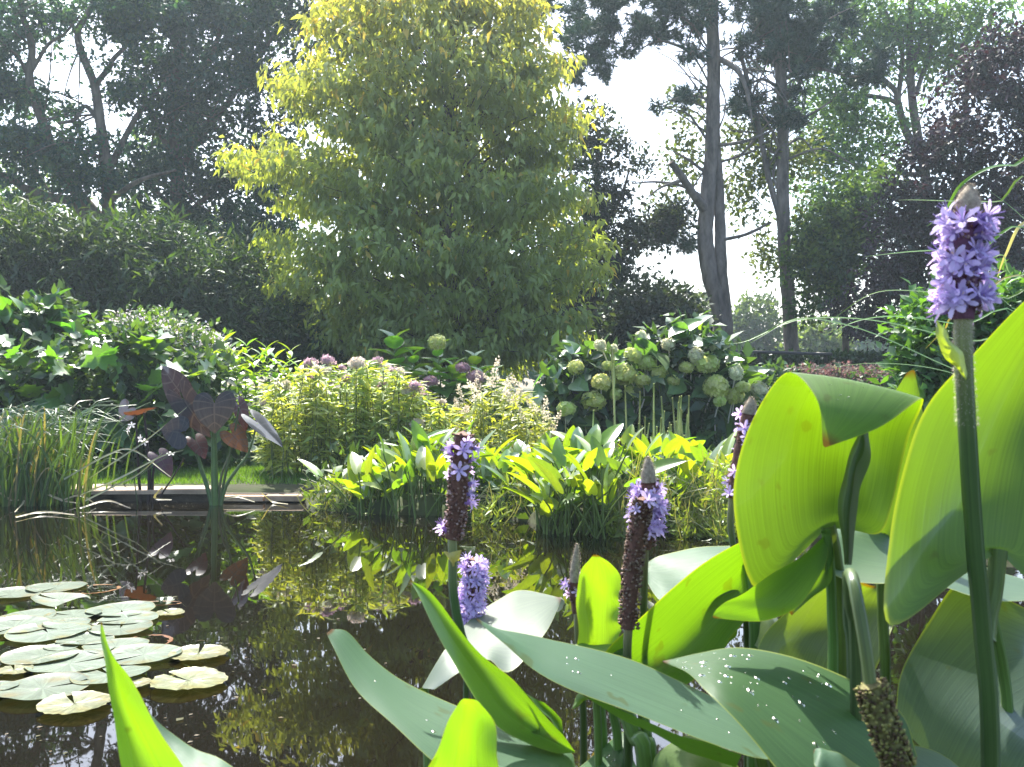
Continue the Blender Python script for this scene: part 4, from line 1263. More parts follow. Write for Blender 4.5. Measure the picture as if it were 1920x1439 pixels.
# ---- red sedum by the hedge, ivy-like shrub at right
tZ = thing('stonecrop', 'low dusky-red stonecrop flowers in front of the clipped hedge', 'stonecrop', [P(1560, 0, 10)[0], 10, .1])
crown([(1560, 700, 130, 12, 10, .4), (1620, 712, 90, 10, 9.8, .3), (1500, 704, 60, 10, 9.8, .3)], 500, 8, .035, .08, T2, [(.15, .075, .075), (.12, .075, .07), (.13, .11, .09)], upb=1).build('flowers', M_petal, tZ, kind='stuff')
crown([(1560, 735, 150, 30, 10, .5), (1450, 720, 50, 30, 9.8, .3)], 600, 6, .1, .15, T4, [(.04, .09, .04)]).build('foliage', M_leaf, tZ, kind='stuff')
blX = [(1740, 640, 50, 60, 5.5, .3), (1780, 600, 70, 50, 5.5, .3), (1860, 590, 70, 60, 5.5, .3), (1730, 720, 40, 50, 5.5, .25), (1800, 700, 90, 80, 5.5, .3), (1920, 640, 60, 90, 5.5, .3)]
shrub('leafy_climber', 'mid-green small-leaved bush behind the tallest flower at the right', 'bush', blX, 900, 7, .075, .16, T4, [(.05, .12, .035), (.06, .14, .04)], mat=M_leaf)

# ---- arching reed blades at the right
dN = 1.9
tN = thing('arching_reed', 'long narrow reed blades arching in from the right edge above the big leaf', 'reed', [1.25, dN + .1, 0])
for pts, wpx, c in [([(1990, 330), (1900, 312), (1850, 318), (1800, 350), (1770, 400), (1738, 425)], 7, 0), ([(1960, 385), (1870, 380), (1780, 378), (1720, 376), (1685, 376)], 4, 1), ([(2000, 560), (1900, 520), (1880, 480), (1850, 500), (1812, 590)], 5, 1),
                    ([(1990, 470), (1930, 420), (1890, 385), (1850, 355)], 5, 0), ([(1980, 330), (1940, 320), (1900, 295), (1878, 280)], 4, 2), ([(1985, 270), (1940, 255), (1898, 240)], 5, 2), ([(1960, 480), (1830, 470), (1720, 472), (1622, 482)], 5, 0),
                    ([(1985, 600), (1880, 560), (1740, 548), (1640, 550), (1560, 600)], 4, 0), ([(1960, 700), (1800, 640), (1640, 602), (1500, 600), (1400, 640), (1362, 645)], 4, 0), ([(1950, 640), (1800, 610), (1680, 594), (1600, 605), (1550, 635)], 4, 0),
                    ([(1945, 760), (1780, 690), (1620, 620), (1500, 598), (1430, 630), (1405, 645)], 4, 0), ([(1980, 460), (1920, 420), (1885, 480), (1870, 520)], 6, 3), ([(1960, 560), (1800, 590), (1770, 620), (1735, 655)], 4, 2), ([(1990, 640), (1900, 580), (1850, 530), (1800, 480)], 4, 0),
                    ([(1945, 780), (1840, 720), (1740, 690), (1640, 682), (1550, 690)], 3, 0), ([(1990, 420), (1940, 370), (1920, 350), (1890, 330)], 5, 2)]:
    mb = MB()
    off = rng.uniform(-.15, .15)
    a = [P(x_, y_, dN + off) for x_, y_ in pts]
    far = a[0].copy()
    far[0] = max(far[0] + .12, 1.22)
    far[2] = max(0.0, far[2] - .7)
    root = np.array([1.28 + rng.normal() * .05, dN + off, -.2])
    wv = wpx * .5 * dN / FP
    col = [(.10, .2, .035), (.14, .22, .05), (.24, .2, .06), (.36, .36, .25)][c]
    ribbon(mb, [root, far] + a, [wv * .8, wv, wv * 1.1, wv * 1.1, wv, wv * .7, wv * .15], 34, col=col)
    mb.build('blade', M_grass, tN)


# ================================================================== air
m, nt, out = nodes('thin_haze')
pv = N(nt, 'ShaderNodeVolumePrincipled')
pv.inputs['Color'].default_value = (.70, .87, 1.0, 1)
pv.inputs['Density'].default_value = HAZE
pv.inputs['Anisotropy'].default_value = .35
nt.links.new(pv.outputs[0], out.inputs['Volume'])
mb = MB()
mb.add(boxv(-100, 100, -90, 100, -1.6, 14), [BF[0]])
mb.build('haze', m, kind='stuff', smooth=False)

# ================================================================== lily pads
def padmesh(seed, crust):
    r = np.random.default_rng(seed)
    nA, nR = 44, 9
    th = np.linspace(.10, 2 * np.pi - .10, nA)
    rr = np.array([0, .15, .32, .5, .66, .8, .9, .96, 1.0])
    edge = 1 + .02 * np.sin(3 * th + seed) + .012 * np.sin(7 * th + 2 * seed) + crust * .03 * r.normal(size=nA)
    V = np.zeros((nR, nA, 3))
    V[..., 0] = np.sin(th)[None] * rr[:, None] * edge[None]
    V[..., 1] = np.cos(th)[None] * rr[:, None] * edge[None]
    V[..., 2] = .014 * rr[:, None] ** 3 * (1 + np.sin(3 * th + seed) * np.sin(5 * th + 2 * seed))[None] + .03 * rr[:, None] ** 9 * (1 + np.sin(2 * th + 3 * seed))[None] + crust * np.abs(r.normal(size=(nR, nA))) * .014
    st = np.zeros((nR, nA, 3))
    st[..., 0] = (th / 6.283)[None]
    st[..., 1] = rr[:, None] * .3 + .3
    mb = MB()
    col = np.array([.115, .15, .12]) if not crust else np.array([.14, .155, .085])
    cc = np.broadcast_to(col, (nR, nA, 3)).copy()
    cc *= (.82 + .3 * r.uniform(size=(1, nA, 1)) * (np.arange(nA) % 2)[None, :, None]) * r.uniform(.9, 1.1, (nR, nA, 1))
    for q in range(5 if not crust else 12):
        a0, r0, w_ = r.uniform(0, 6.28), r.uniform(.35, 1.0) ** .6, r.uniform(.05, .2)
        g_ = np.exp(-(((th - a0)[None] * rr[:, None]) ** 2 + (rr[:, None] - r0) ** 2) / w_ ** 2)[..., None]
        cc = cc * (1 - .8 * g_) + np.array([.13, .11, .035]) * .8 * g_
    if crust:
        cc *= r.uniform(.6, 1.25, (nR, nA, 1))
    cc[-1] = [.15, .14, .06]
    mb.add(V, [gridfaces(nR, nA)], cc.reshape(-1, 3), st.reshape(-1, 3))
    # underside skirt
    S0 = V[-1]
    S1 = S0 * [.985, .985, 1] - [0, 0, .012]
    mb.add(np.vstack([S0, S1]), [gridfaces(2, nA)], (.12, .10, .05))
    return mb.build('lily_pad', M_pad, link=False)


pads_s = [padmesh(s, 0) for s in (1, 2, 3, 4)]
pads_c = [padmesh(s, 1) for s in (5, 6)]
pads = [(20, 1117, 95, 0, 'pale lily pad far out on the pond, cut by the left picture edge'), (105, 1104, 95, 0, 'thin pale lily pad touching the brown sunken leaf at the back of the group'), (115, 1128, 92, 0, 'lily pad alone just in front of the hindmost pads, ringed by dark water'),
        (53, 1158, 87, 0, 'small lily pad at the left just behind a wider one it overlaps'), (137, 1157, 90, 0, 'lily pad overlapping the small left one in the second row'), (227, 1147, 110, 0, 'wide lily pad at the back right of the group, next to a small yellow pad'), (240, 1164, 97, 0, 'lily pad lapping the front of the wide back-right pad'),
        (317, 1153, 50, 1, 'small yellowing lily pad at the right tip of the back row'), (27, 1180, 120, 0, 'broad lily pad reaching the left edge in the third row'), (125, 1174, 75, 0, 'lily pad with a browned rim between broader pads in the third row'), (90, 1191, 133, 0, 'broad oval lily pad with dark water along its front, third row'),
        (225, 1183, 103, 0, 'lily pad right behind the tip of the tall left leaf blade'), (160, 1205, 92, 0, 'round lily pad left of the tall blade tip, overlapped in front'), (217, 1218, 105, 0, 'lily pad crossed by the tall left blade, its right half clear'), (117, 1218, 57, 0, 'small lily pad half under its neighbours in the middle of the group'),
        (77, 1236, 123, 0, 'broad smooth lily pad in the fourth row near the left edge'), (130, 1251, 140, 0, 'large lily pad in the middle of the front cluster, cut by the tall blade'), (270, 1234, 123, 0, 'smooth lily pad right of the tall blade, beside a crusted one'), (372, 1233, 97, 1, 'crusted yellow-spotted lily pad at the right end of the group'),
        (27, 1264, 60, 1, 'small blemished lily pad near the left edge in the front cluster'), (207, 1273, 127, 0, 'lily pad behind the tall blade with a yellow right rim'), (353, 1285, 123, 1, 'large crusted lily pad floating alone at the front right'), (80, 1299, 150, 0, 'largest lily pad at the front left'),
        (0, 1296, 60, 0, 'lily pad cut by the left edge beside the largest pad'), (140, 1330, 117, 1, 'yellowed crusted lily pad at the very front of the group'), (250, 1291, 60, 1, 'small crusted lily pad between the tall blade and the lone front-right pad')]
for i, (px, py, wpx, cr, lab) in enumerate(pads):
    d = H * FP / (py - 720)
    r = wpx * .56 * d / FP
    me = (pads_c if cr else pads_s)[i % (2 if cr else 4)]
    o = put('lily_pad', me, None, [P(px, py, d)[0], d, .003 + .00035 * i], nrm([rng.normal(), rng.normal(), rng.normal() * .01]), (rng.normal() * .005, rng.normal() * .005, 1), r)
    o['label'] = lab
    o['category'] = 'lily pad'
    o['group'] = 'lily pads on the pond'
mb = MB()
x = np.concatenate([rng.normal(-1.1, .4, 160), rng.uniform(-3.5, 2.2, 160), rng.uniform(-2.6, 1.5, 420)])
y = np.concatenate([rng.normal(2.6, .4, 160), rng.uniform(1.8, 6.4, 160), 6.4 - abs(rng.normal(size=420)) * .5])
k = pond_sd(x, y) < -.02
p = np.stack([x, y, np.full(len(x), .003)], 1)[k]
n = len(p)
dv = rnd(n); dv[:, 2] = 0
scatter(mb, T2[0] * [1.2, 1, .5], T2[1], p, dv, np.array([0, 0, 1.0]) + rnd(n, .05), rng.uniform(.004, .016, n) * np.where(rng.uniform(size=n) < .04, 2.2, 1), np.array([(.12, .10, .05), (.07, .08, .03), (.16, .15, .10)])[rng.integers(0, 3, n)])
mb.build('floating_litter', M_petal, kind='stuff')
v = padmesh(9, .5)
for (px, py, wpx, lab) in [(180, 1105, 85, 'brown sunken lily leaf behind the back row of pads'), (297, 1132, 85, 'narrow reddish sunken leaf right of the back pads'), (275, 1203, 95, 'brown sunken lily leaf right of the middle pads'), (307, 1257, 92, 'olive-brown sunken lily leaf just behind the lone crusted pad'), (372, 1207, 42, 'small pale-edged brown leaf floating right of the pads')]:
    d = H * FP / (py - 720)
    mb = MB()
    me = v
    r = wpx * .5 * d / FP
    o = bpy.data.objects.new('sunken_leaf', me.copy())
    COL.objects.link(o)
    cc = np.tile(np.array([.13, .055, .015, 1], np.float32) if px != 307 else np.array([.14, .12, .02, 1], np.float32), (len(o.data.vertices), 1))
    o.data.attributes['Col'].data.foreach_set('color', cc.ravel())
    o.location = (P(px, py, d)[0], d, -.0005)
    o.scale = (r, r * (1 if px != 297 else .45), r * .25)
    o.rotation_euler = (0, 0, rng.uniform(0, 6))
    if px == 297:
        o.rotation_euler = (0, 0, .1)
    o['label'] = lab
    o['category'] = 'sunken leaf'
    o['group'] = 'dying lily leaves in the water'

# ================================================================== foreground pickerelweed
TEAL = (.085, .16, .105)
GRN = (.09, .17, .042)
DKG = (.05, .115, .048)


def loft(name, L, M_, R, t, col, nt=34, ns=13, wob=.0012, label=None, mat=None):
    Lc, Mc, Rc = (catmull([P(*q) for q in c], nt) for c in (L, M_, R))
    s = np.linspace(-1, 1, ns)
    V = (Lc[:, None] * (s * (s - 1) / 2)[None, :, None] + Mc[:, None] * (1 - s * s)[None, :, None] + Rc[:, None] * (s * (s + 1) / 2)[None, :, None])
    tt = np.linspace(0, 1, nt)
    n_ = np.cross(np.gradient(V, axis=0), np.gradient(V, axis=1))
    n_ = nrm(n_)
    ph = rng.uniform(0, 6)
    wv = wob * (np.sin(tt[:, None] * 9 + ph + s[None] * 1.2) + .6 * np.sin(tt[:, None] * 17 + s[None] * 3 + ph)) * np.sin(np.pi * tt)[:, None] * (.35 + abs(s)[None])
    V = V + n_ * wv[..., None]
    st = np.zeros((nt, ns, 3))
    st[..., 0] = (s * .5 + .5)[None]
    st[..., 1] = tt[:, None]
    mb = MB()
    mb.add(V, [gridfaces(nt, ns)], col, st)
    o = mb.build(name, mat or M_pick, t)
    if label:
        o['label'] = label
    return o, V, n_


def stalk(pts, r0, r1, t, col=(.085, .15, .035), name='stalk', n=22, mat=None, down=True, col2=None):
    pp = [P(*q) for q in pts]
    if down and pp[-1][2] > 0:
        e = pp[-1]
        k = pp[-1] - pp[-2]
        pp.append(np.array([e[0] + k[0] * .5, e[1] + .02, e[2] * .5]))
        pp.append(np.array([e[0] + k[0] * .6, e[1] + .04, -.25]))
    mb = MB()
    if col2 is not None:
        f = np.append(np.repeat(np.clip(np.linspace(0, 1, n) * 3.2, 0, 1), 10), 1.0)[:, None]
        col = np.asarray(col) * (1 - f) + np.asarray(col2) * f
    tube(mb, pp, [r0, (r0 * .9 + r1 * .1), r1], 10, n=n, col=col, rough=.02)
    return mb.build(name, mat or M_stalk, t)


def dew(V, n_, t, n, srange=(1, 11), trange=(6, 28), size=(.0007, .0019), sgn=1):
    mb = MB()
    for i in range(n):
        a, b_ = rng.uniform(*trange), rng.uniform(*srange)
        i0, j0 = int(a), int(b_)
        p = V[i0, j0] + (V[i0 + 1, j0] - V[i0, j0]) * (a - i0) + (V[i0, j0 + 1] - V[i0, j0]) * (b_ - j0)
        z = n_[i0, j0] * sgn
        x = nrm(np.cross(z, [.3, .2, .9]))
        y = np.cross(z, x)
        r = size[0] + (size[1] - size[0]) * rng.uniform() ** 2.2
        e = rng.uniform(1, 1.9)
        th = np.linspace(0, 2 * np.pi, 10, endpoint=False)
        rings = []
        for h, q in ((-.05, 1.0), (.16, .88), (.26, .55)):
            rings.append(p + r * q * (np.cos(th)[:, None] * x + np.sin(th)[:, None] * y * e) + z * r * h)
        W = np.vstack(rings + [[p + z * r * .3]])
        F = gridfaces(3, 10, True)
        mb.add(W, [F, np.array([[20 + j, 20 + (j + 1) % 10, 30] for j in range(10)])])
    o2 = mb.build('dew_drops', M_dew, t, kind='stuff')
    bl = [c for c in t.children if c.name.startswith('blade')][0]
    o2.parent = bl
    o2.matrix_parent_inverse = Matrix.Identity(4)
    o2.location = (0, 0, 0)
    return o2


def pleaf(label, base, group='pickerelweed leaves in the foreground'):
    b = P(*base)
    return thing('pickerelweed_leaf', label, 'pickerelweed leaf', [b[0], b[1] + .03, 0], group)


# --- folded leaf, right of centre
t = pleaf('tall glowing leaf whose tip folds over into a blue-green flap facing the viewer', (1562, 1000, .82))
o, V, n_ = loft('blade',
     [(1550, 990, .82), (1500, 1040, .81), (1418, 1105, .79), (1380, 960, .79), (1388, 850, .79), (1428, 755, .80), (1480, 697, .81), (1532, 748, .765), (1543, 836, .75)],
     [(1550, 990, .82), (1548, 985, .822), (1545, 970, .825), (1545, 910, .84), (1550, 840, .85), (1562, 765, .845), (1592, 712, .81), (1585, 765, .765), (1545, 838, .75)],
     [(1550, 990, .82), (1600, 995, .82), (1650, 1000, .82), (1672, 950, .82), (1692, 880, .82), (1708, 810, .815), (1729, 750, .80), (1650, 802, .765), (1548, 840, .75)], t, GRN, nt=46)
dew(V, n_, t, 10, (3, 9), (35, 41), sgn=-1)
stalk([(1552, 985, .822), (1562, 1030, .825), (1572, 1120, .83), (1578, 1280, .83)], .0065, .0085, t)
# --- curled leaf below it
t = pleaf('curled yellow-green leaf with a dark shadow band, just under the tall folded leaf', (1548, 1000, .78))
loft('blade', [(1552, 1000, .79), (1480, 1060, .77), (1400, 1110, .75), (1350, 1135, .74), (1335, 1158, .735)],
     [(1552, 1000, .79), (1500, 1065, .785), (1435, 1120, .77), (1380, 1142, .75), (1336, 1158, .735)],
     [(1552, 1000, .79), (1548, 1060, .79), (1500, 1130, .785), (1440, 1165, .77), (1340, 1160, .736)], t, GRN)
loft('lobe', [(1548, 995, .79), (1540, 1040, .795), (1510, 1090, .80), (1480, 1150, .80)], [(1548, 995, .79), (1556, 1040, .8), (1535, 1095, .80), (1482, 1152, .80)], [(1550, 995, .79), (1566, 1050, .79), (1545, 1100, .79), (1484, 1155, .80)], t, GRN)
stalk([(1549, 998, .79), (1556, 1060, .80), (1560, 1160, .81), (1562, 1280, .82)], .004, .006, t)
# --- horizontal leaf with dark underside
t = pleaf('nearly flat leaf, pale above and dark below, crossing behind the tallest flower stem', (1700, 1080, .85))
loft('blade', [(1560, 990, .93), (1640, 998, .95), (1760, 1030, .97), (1880, 1075, 1.0), (1990, 1110, 1.0)],
     [(1552, 1010, .88), (1620, 1042, .88), (1740, 1062, .9), (1860, 1095, .92), (1985, 1118, .95)],
     [(1546, 1062, .82), (1590, 1088, .80), (1720, 1096, .8), (1850, 1125, .82), (1980, 1125, .9)], t, DKG)
stalk([(1850, 1115, .88), (1880, 1250, .9), (1890, 1400, .9)], .005, .006, t)
# --- furled dark leaf in front of the folded one
t = pleaf('narrow furled dark leaf standing upright against the glowing folded leaf', (1590, 1100, .78))
loft('blade', [(1583, 1060, .795), (1575, 960, .79), (1583, 880, .79), (1605, 820, .79), (1625, 805, .79)], [(1590, 1060, .785), (1590, 960, .778), (1600, 890, .778), (1616, 830, .78), (1626, 806, .79)],
     [(1597, 1060, .795), (1606, 970, .79), (1622, 900, .79), (1630, 840, .79), (1628, 806, .79)], t, (.06, .10, .045))
stalk([(1591, 1075, .79), (1592, 1160, .79), (1600, 1290, .79)], .0052, .0065, t, (.05, .09, .035))
# --- glowing strip leaf behind, right
t = pleaf('bright yellow-green leaf sliver between the folded leaf and the large right leaf', (1640, 1000, .95))
loft('blade', [(1630, 1010, .95), (1600, 900, .95), (1640, 800, .95), (1700, 700, .96)], [(1650, 1010, .955), (1660, 900, .96), (1690, 810, .96), (1712, 695, .96)], [(1670, 1010, .95), (1720, 920, .95), (1735, 820, .95), (1716, 700, .96)], t, GRN)
stalk([(1650, 1000, .955), (1655, 1150, .96), (1660, 1300, .96)], .005, .006, t)

# --- mid bright leaf
t = pleaf('broad bright leaf slanting up to the right in the middle of the foreground', (1370, 1050, 1.0))
loft('blade', [(1405, 1010, 1.0), (1385, 1022, .99), (1300, 1068, .97), (1215, 1145, .95), (1130, 1232, .93), (1160, 1290, .92)],
     [(1405, 1060, 1.01), (1395, 1080, 1.02), (1350, 1130, 1.02), (1290, 1195, 1.0), (1215, 1262, .97), (1180, 1300, .92)],
     [(1410, 1130, 1.0), (1400, 1160, 1.0), (1370, 1200, .98), (1340, 1235, .96), (1280, 1290, .94), (1200, 1310, .92)], t, GRN)
stalk([(1402, 1060, 1.01), (1412, 1140, 1.0), (1415, 1240, 1.0)], .006, .007, t)
# --- teal leaf behind it
t = pleaf('dull blue-green leaf showing its upper side behind the broad bright leaf', (1330, 1090, 1.08))
loft('blade', [(1420, 1022, 1.13), (1380, 1020, 1.14), (1300, 1030, 1.14), (1235, 1045, 1.13), (1203, 1062, 1.12)], [(1420, 1060, 1.07), (1380, 1062, 1.06), (1310, 1080, 1.06), (1245, 1088, 1.08), (1203, 1068, 1.12)],
     [(1420, 1110, 1.03), (1380, 1110, 1.02), (1310, 1135, 1.02), (1240, 1128, 1.04), (1204, 1075, 1.12)], t, TEAL)
stalk([(1410, 1070, 1.06), (1420, 1180, 1.06), (1424, 1300, 1.06)], .005, .006, t)
# --- small upright leaf
t = pleaf('upright glowing leaf with a nibbled right edge and browned tip beside the budding spike', (1125, 1250, .98))
edge = [(1165, 1215), (1160, 1195), (1166, 1180), (1157, 1160), (1163, 1140), (1160, 1122), (1166, 1105), (1163, 1080), (1145, 1058), (1122, 1042)]
loft('blade', [(1075, 1260, .97), (1082, 1190, .97), (1082, 1125, .97), (1090, 1072, .975), (1112, 1041, .98)], [(1122, 1262, .985), (1124, 1190, .99), (1124, 1130, .99), (1122, 1080, .985), (1118, 1041, .98)], [(x_, y_, .975) for x_, y_ in edge], t, (.17, .28, .06), nt=40)
stalk([(1122, 1258, .985), (1125, 1330, .985), (1130, 1439, .985)], .0055, .0065, t)
t = pleaf('thin leaf edge-on under the upright nibbled leaf', (1100, 1215, .99))
loft('blade', [(1060, 1208, .98), (1110, 1210, .97), (1180, 1202, .97)], [(1062, 1212, .97), (1115, 1222, .95), (1178, 1215, .95)], [(1065, 1215, .96), (1120, 1238, .94), (1176, 1228, .94)], t, GRN, nt=14)
stalk([(1120, 1222, .95), (1118, 1300, .95), (1122, 1420, .95)], .004, .005, t)

# --- long pale leaf
t = pleaf('long blue-green leaf with a brown pointed tip reaching left across the middle', (1420, 1400, .82))
o, V, n_ = loft('blade',
     [(1440, 1400, .84), (1400, 1338, .86), (1240, 1262, .86), (1120, 1222, .85), (1010, 1196, .83), (940, 1180, .81), (893, 1160, .79)],
     [(1440, 1412, .80), (1380, 1372, .80), (1230, 1310, .80), (1110, 1262, .80), (1005, 1222, .80), (945, 1190, .795), (893, 1161, .79)],
     [(1440, 1425, .77), (1390, 1415, .76), (1230, 1358, .76), (1110, 1308, .765), (1000, 1252, .77), (940, 1205, .78), (893, 1163, .79)], t, TEAL, nt=40)
dew(V, n_, t, 9, (3, 8), (5, 30))
loft('underside_fold', [(1390, 1416, .76), (1300, 1386, .76), (1200, 1348, .763), (1090, 1300, .768)], [(1385, 1428, .765), (1300, 1400, .765), (1200, 1360, .767), (1092, 1303, .77)], [(1380, 1440, .775), (1300, 1412, .772), (1200, 1368, .77), (1094, 1305, .772)], t, GRN, nt=20, ns=7)
stalk([(1425, 1410, .80), (1440, 1500, .80), (1445, 1600, .8)], .006, .007, t)
# --- pale leaf upper left of it
t = pleaf('pale grey-green leaf lying slantwise behind the narrow bright leaf', (930, 1200, 1.05))
loft('blade', [(790, 1292, 1.02), (835, 1215, 1.06), (890, 1158, 1.2), (940, 1122, 1.28), (982, 1106, 1.33), (1052, 1122, 1.32)],
     [(800, 1292, 1.0), (850, 1240, 1.02), (905, 1195, 1.1), (960, 1170, 1.14), (1005, 1148, 1.2), (1053, 1123, 1.32)],
     [(815, 1294, .99), (862, 1262, .99), (915, 1238, 1.0), (960, 1256, 1.0), (1022, 1190, 1.1), (1053, 1125, 1.32)], t, (.10, .145, .10))
stalk([(795, 1292, 1.01), (800, 1360, 1.01), (805, 1500, 1.0)], .005, .006, t)
# --- narrow bright leaf
t = pleaf('narrow bright green blade slanting down to the right from a sharp tip', (1000, 1380, .80))
loft('blade', [(1078, 1412, .80), (1040, 1412, .78), (985, 1398, .77), (930, 1360, .77), (880, 1290, .78), (830, 1205, .79), (790, 1128, .80), (767, 1088, .81)],
     [(1078, 1411, .80), (1050, 1396, .80), (1005, 1368, .80), (950, 1318, .80), (898, 1252, .805), (842, 1176, .81), (798, 1118, .81), (767, 1088, .81)],
     [(1078, 1410, .80), (1055, 1378, .79), (1015, 1335, .79), (965, 1285, .79), (908, 1232, .80), (850, 1160, .81), (805, 1110, .81), (767, 1088, .81)], t, GRN)
loft('lobe', [(985, 1300, .80), (1030, 1350, .81), (1056, 1400, .81)], [(1005, 1312, .815), (1040, 1352, .825), (1058, 1400, .815)], [(1020, 1318, .82), (1052, 1350, .83), (1060, 1398, .82)], t, DKG, nt=12, ns=7)
stalk([(1000, 1365, .80), (1010, 1440, .81), (1015, 1520, .81)], .005, .006, t)
# --- big pale left leaf
t = pleaf('large smooth blue-green leaf with a rounded tip pointing left over the dark water', (1000, 1430, .72))
o, V, n_ = loft('blade', [(1080, 1440, .80), (1060, 1400, .82), (960, 1352, .83), (850, 1322, .84), (760, 1282, .84), (690, 1230, .84), (650, 1185, .83), (622, 1180, .82)],
     [(1080, 1480, .76), (1040, 1450, .75), (930, 1420, .75), (830, 1372, .76), (745, 1320, .78), (685, 1262, .80), (640, 1205, .81), (618, 1184, .815)],
     [(1070, 1540, .72), (1020, 1530, .70), (900, 1490, .70), (800, 1425, .71), (722, 1345, .74), (662, 1280, .77), (625, 1215, .80), (612, 1188, .81)], t, TEAL, nt=38)
dew(V, n_, t, 6, (3, 8), (8, 28))
stalk([(1060, 1470, .76), (1070, 1560, .76), (1072, 1640, .76)], .006, .007, t)
# --- front bright leaf with brown tip
t = pleaf('bright green leaf with a dark brown tip rising from the bottom edge', (870, 1500, .62))
loft('blade', [(770, 1560, .62), (795, 1470, .62), (815, 1410, .62), (840, 1350, .625), (862, 1318, .63), (880, 1311, .63)], [(870, 1565, .64), (872, 1480, .645), (876, 1420, .645), (880, 1360, .64), (881, 1325, .635), (882, 1311, .63)],
     [(955, 1560, .62), (945, 1480, .62), (936, 1420, .62), (922, 1360, .625), (902, 1320, .63), (884, 1311, .63)], t, (.15, .27, .06))
stalk([(870, 1555, .64), (872, 1640, .64), (874, 1720, .64)], .005, .006, t)
# --- left-most tall blade and its pale partner
t = pleaf('tall pointed bright green blade at the lower left in front of the lily pads', (290, 1520, .62))
loft('blade', [(290, 1600, .62), (255, 1500, .62), (228, 1420, .62), (207, 1330, .625), (197, 1260, .63), (190, 1210, .635), (189, 1167, .64)], [(350, 1600, .63), (310, 1500, .635), (272, 1420, .64), (235, 1330, .64), (213, 1260, .64), (200, 1210, .64), (190, 1167, .64)],
     [(430, 1600, .62), (375, 1500, .62), (335, 1420, .625), (285, 1340, .63), (235, 1270, .635), (208, 1225, .64), (191, 1168, .64)], t, (.16, .28, .06))
stalk([(350, 1590, .63), (355, 1680, .63), (358, 1760, .63)], .005, .006, t)
t = pleaf('pale blue-green leaf behind the tall blade at the lower left', (360, 1480, .70))
loft('blade', [(560, 1520, .70), (440, 1442, .72), (370, 1408, .73), (310, 1365, .735), (262, 1318, .74)], [(480, 1560, .67), (400, 1480, .69), (345, 1430, .71), (300, 1385, .725), (262, 1319, .74)], [(420, 1600, .65), (360, 1510, .67), (310, 1455, .69), (280, 1400, .71), (262, 1322, .74)], t, TEAL)
stalk([(470, 1540, .68), (480, 1640, .68), (482, 1760, .68)], .005, .006, t)
# --- big dewy leaf
t = pleaf('large dark-green leaf sprinkled with dew drops in the lower right', (1580, 1400, .66))
o, V, n_ = loft('blade', [(1720, 1420, .74), (1690, 1340, .76), (1620, 1282, .78), (1510, 1240, .79), (1395, 1216, .79), (1310, 1228, .77), (1242, 1240, .75)],
     [(1690, 1520, .68), (1640, 1440, .68), (1560, 1378, .68), (1460, 1315, .69), (1370, 1268, .70), (1300, 1248, .72), (1242, 1241, .75)],
     [(1650, 1620, .62), (1580, 1560, .61), (1490, 1480, .61), (1395, 1378, .63), (1330, 1300, .66), (1290, 1262, .70), (1243, 1243, .75)], t, DKG, nt=40)
dew(V, n_, t, 60, (1, 9), (12, 36), size=(.0005, .0030))
stalk([(1680, 1500, .68), (1690, 1600, .68), (1692, 1700, .68)], .006, .007, t)
# --- shaded leaf behind the stems
t = pleaf('shaded grey-green leaf with pale streaks behind the green stems in the lower right', (1520, 1250, .95))
loft('blade', [(1420, 1300, .92), (1425, 1215, .94), (1470, 1150, .97), (1540, 1100, 1.0), (1610, 1090, 1.0)], [(1500, 1330, .95), (1510, 1240, .97), (1545, 1180, 1.0), (1590, 1130, 1.01), (1640, 1100, 1.01)], [(1600, 1330, .95), (1640, 1260, .96), (1670, 1190, .98), (1680, 1130, 1.0), (1650, 1095, 1.0)], t, (.09, .14, .085))
stalk([(1500, 1325, .95), (1505, 1400, .95), (1506, 1500, .95)], .005, .006, t)
# --- bottom right big shaded leaf
t = pleaf('big bluish shaded leaf with a pale midrib behind the tallest flower stem, bottom right', (1830, 1300, .92))
o, V, n_ = loft('blade', [(1680, 1340, .90), (1690, 1260, .92), (1740, 1170, .95), (1810, 1085, .98), (1900, 1130, .98), (2040, 1200, .98)], [(1750, 1420, .88), (1790, 1340, .89), (1840, 1280, .92), (1900, 1240, .94), (1960, 1240, .95), (2050, 1230, .98)], [(1900, 1500, .85), (1930, 1430, .85), (1970, 1380, .87), (2020, 1330, .89), (2050, 1290, .92), (2055, 1260, .96)], t, (.07, .115, .095))
stalk([(1760, 1415, .88), (1765, 1500, .88), (1768, 1600, .88)], .006, .007, t)
t = pleaf('dark round-ended leaf low behind the drooping seed spike', (1700, 1420, .78))
loft('blade', [(1900, 1520, .78), (1800, 1440, .80), (1720, 1400, .80), (1650, 1395, .80), (1618, 1410, .80)], [(1880, 1560, .76), (1790, 1490, .77), (1710, 1440, .77), (1650, 1425, .78), (1617, 1415, .795)], [(1840, 1600, .74), (1770, 1540, .74), (1700, 1490, .75), (1650, 1450, .76), (1617, 1420, .79)], t, (.10, .15, .11), nt=20)
stalk([(1860, 1540, .76), (1862, 1600, .76), (1864, 1700, .76)], .005, .006, t)
t = pleaf('small pale-edged leaf tip at the bottom edge below the dewy leaf', (1560, 1430, .58))
loft('blade', [(1700, 1560, .58), (1640, 1470, .59), (1590, 1420, .595), (1550, 1405, .60), (1527, 1406, .60)], [(1660, 1580, .565), (1610, 1500, .575), (1570, 1450, .585), (1540, 1420, .59), (1526, 1408, .60)], [(1620, 1600, .555), (1570, 1530, .56), (1540, 1470, .575), (1527, 1435, .585), (1525, 1412, .60)], t, TEAL, nt=20)
stalk([(1670, 1570, .57), (1672, 1650, .57), (1674, 1750, .57)], .004, .005, t)
t = pleaf('shadowed leaf with two dew drops low in the middle above the bottom edge', (1130, 1430, .95))
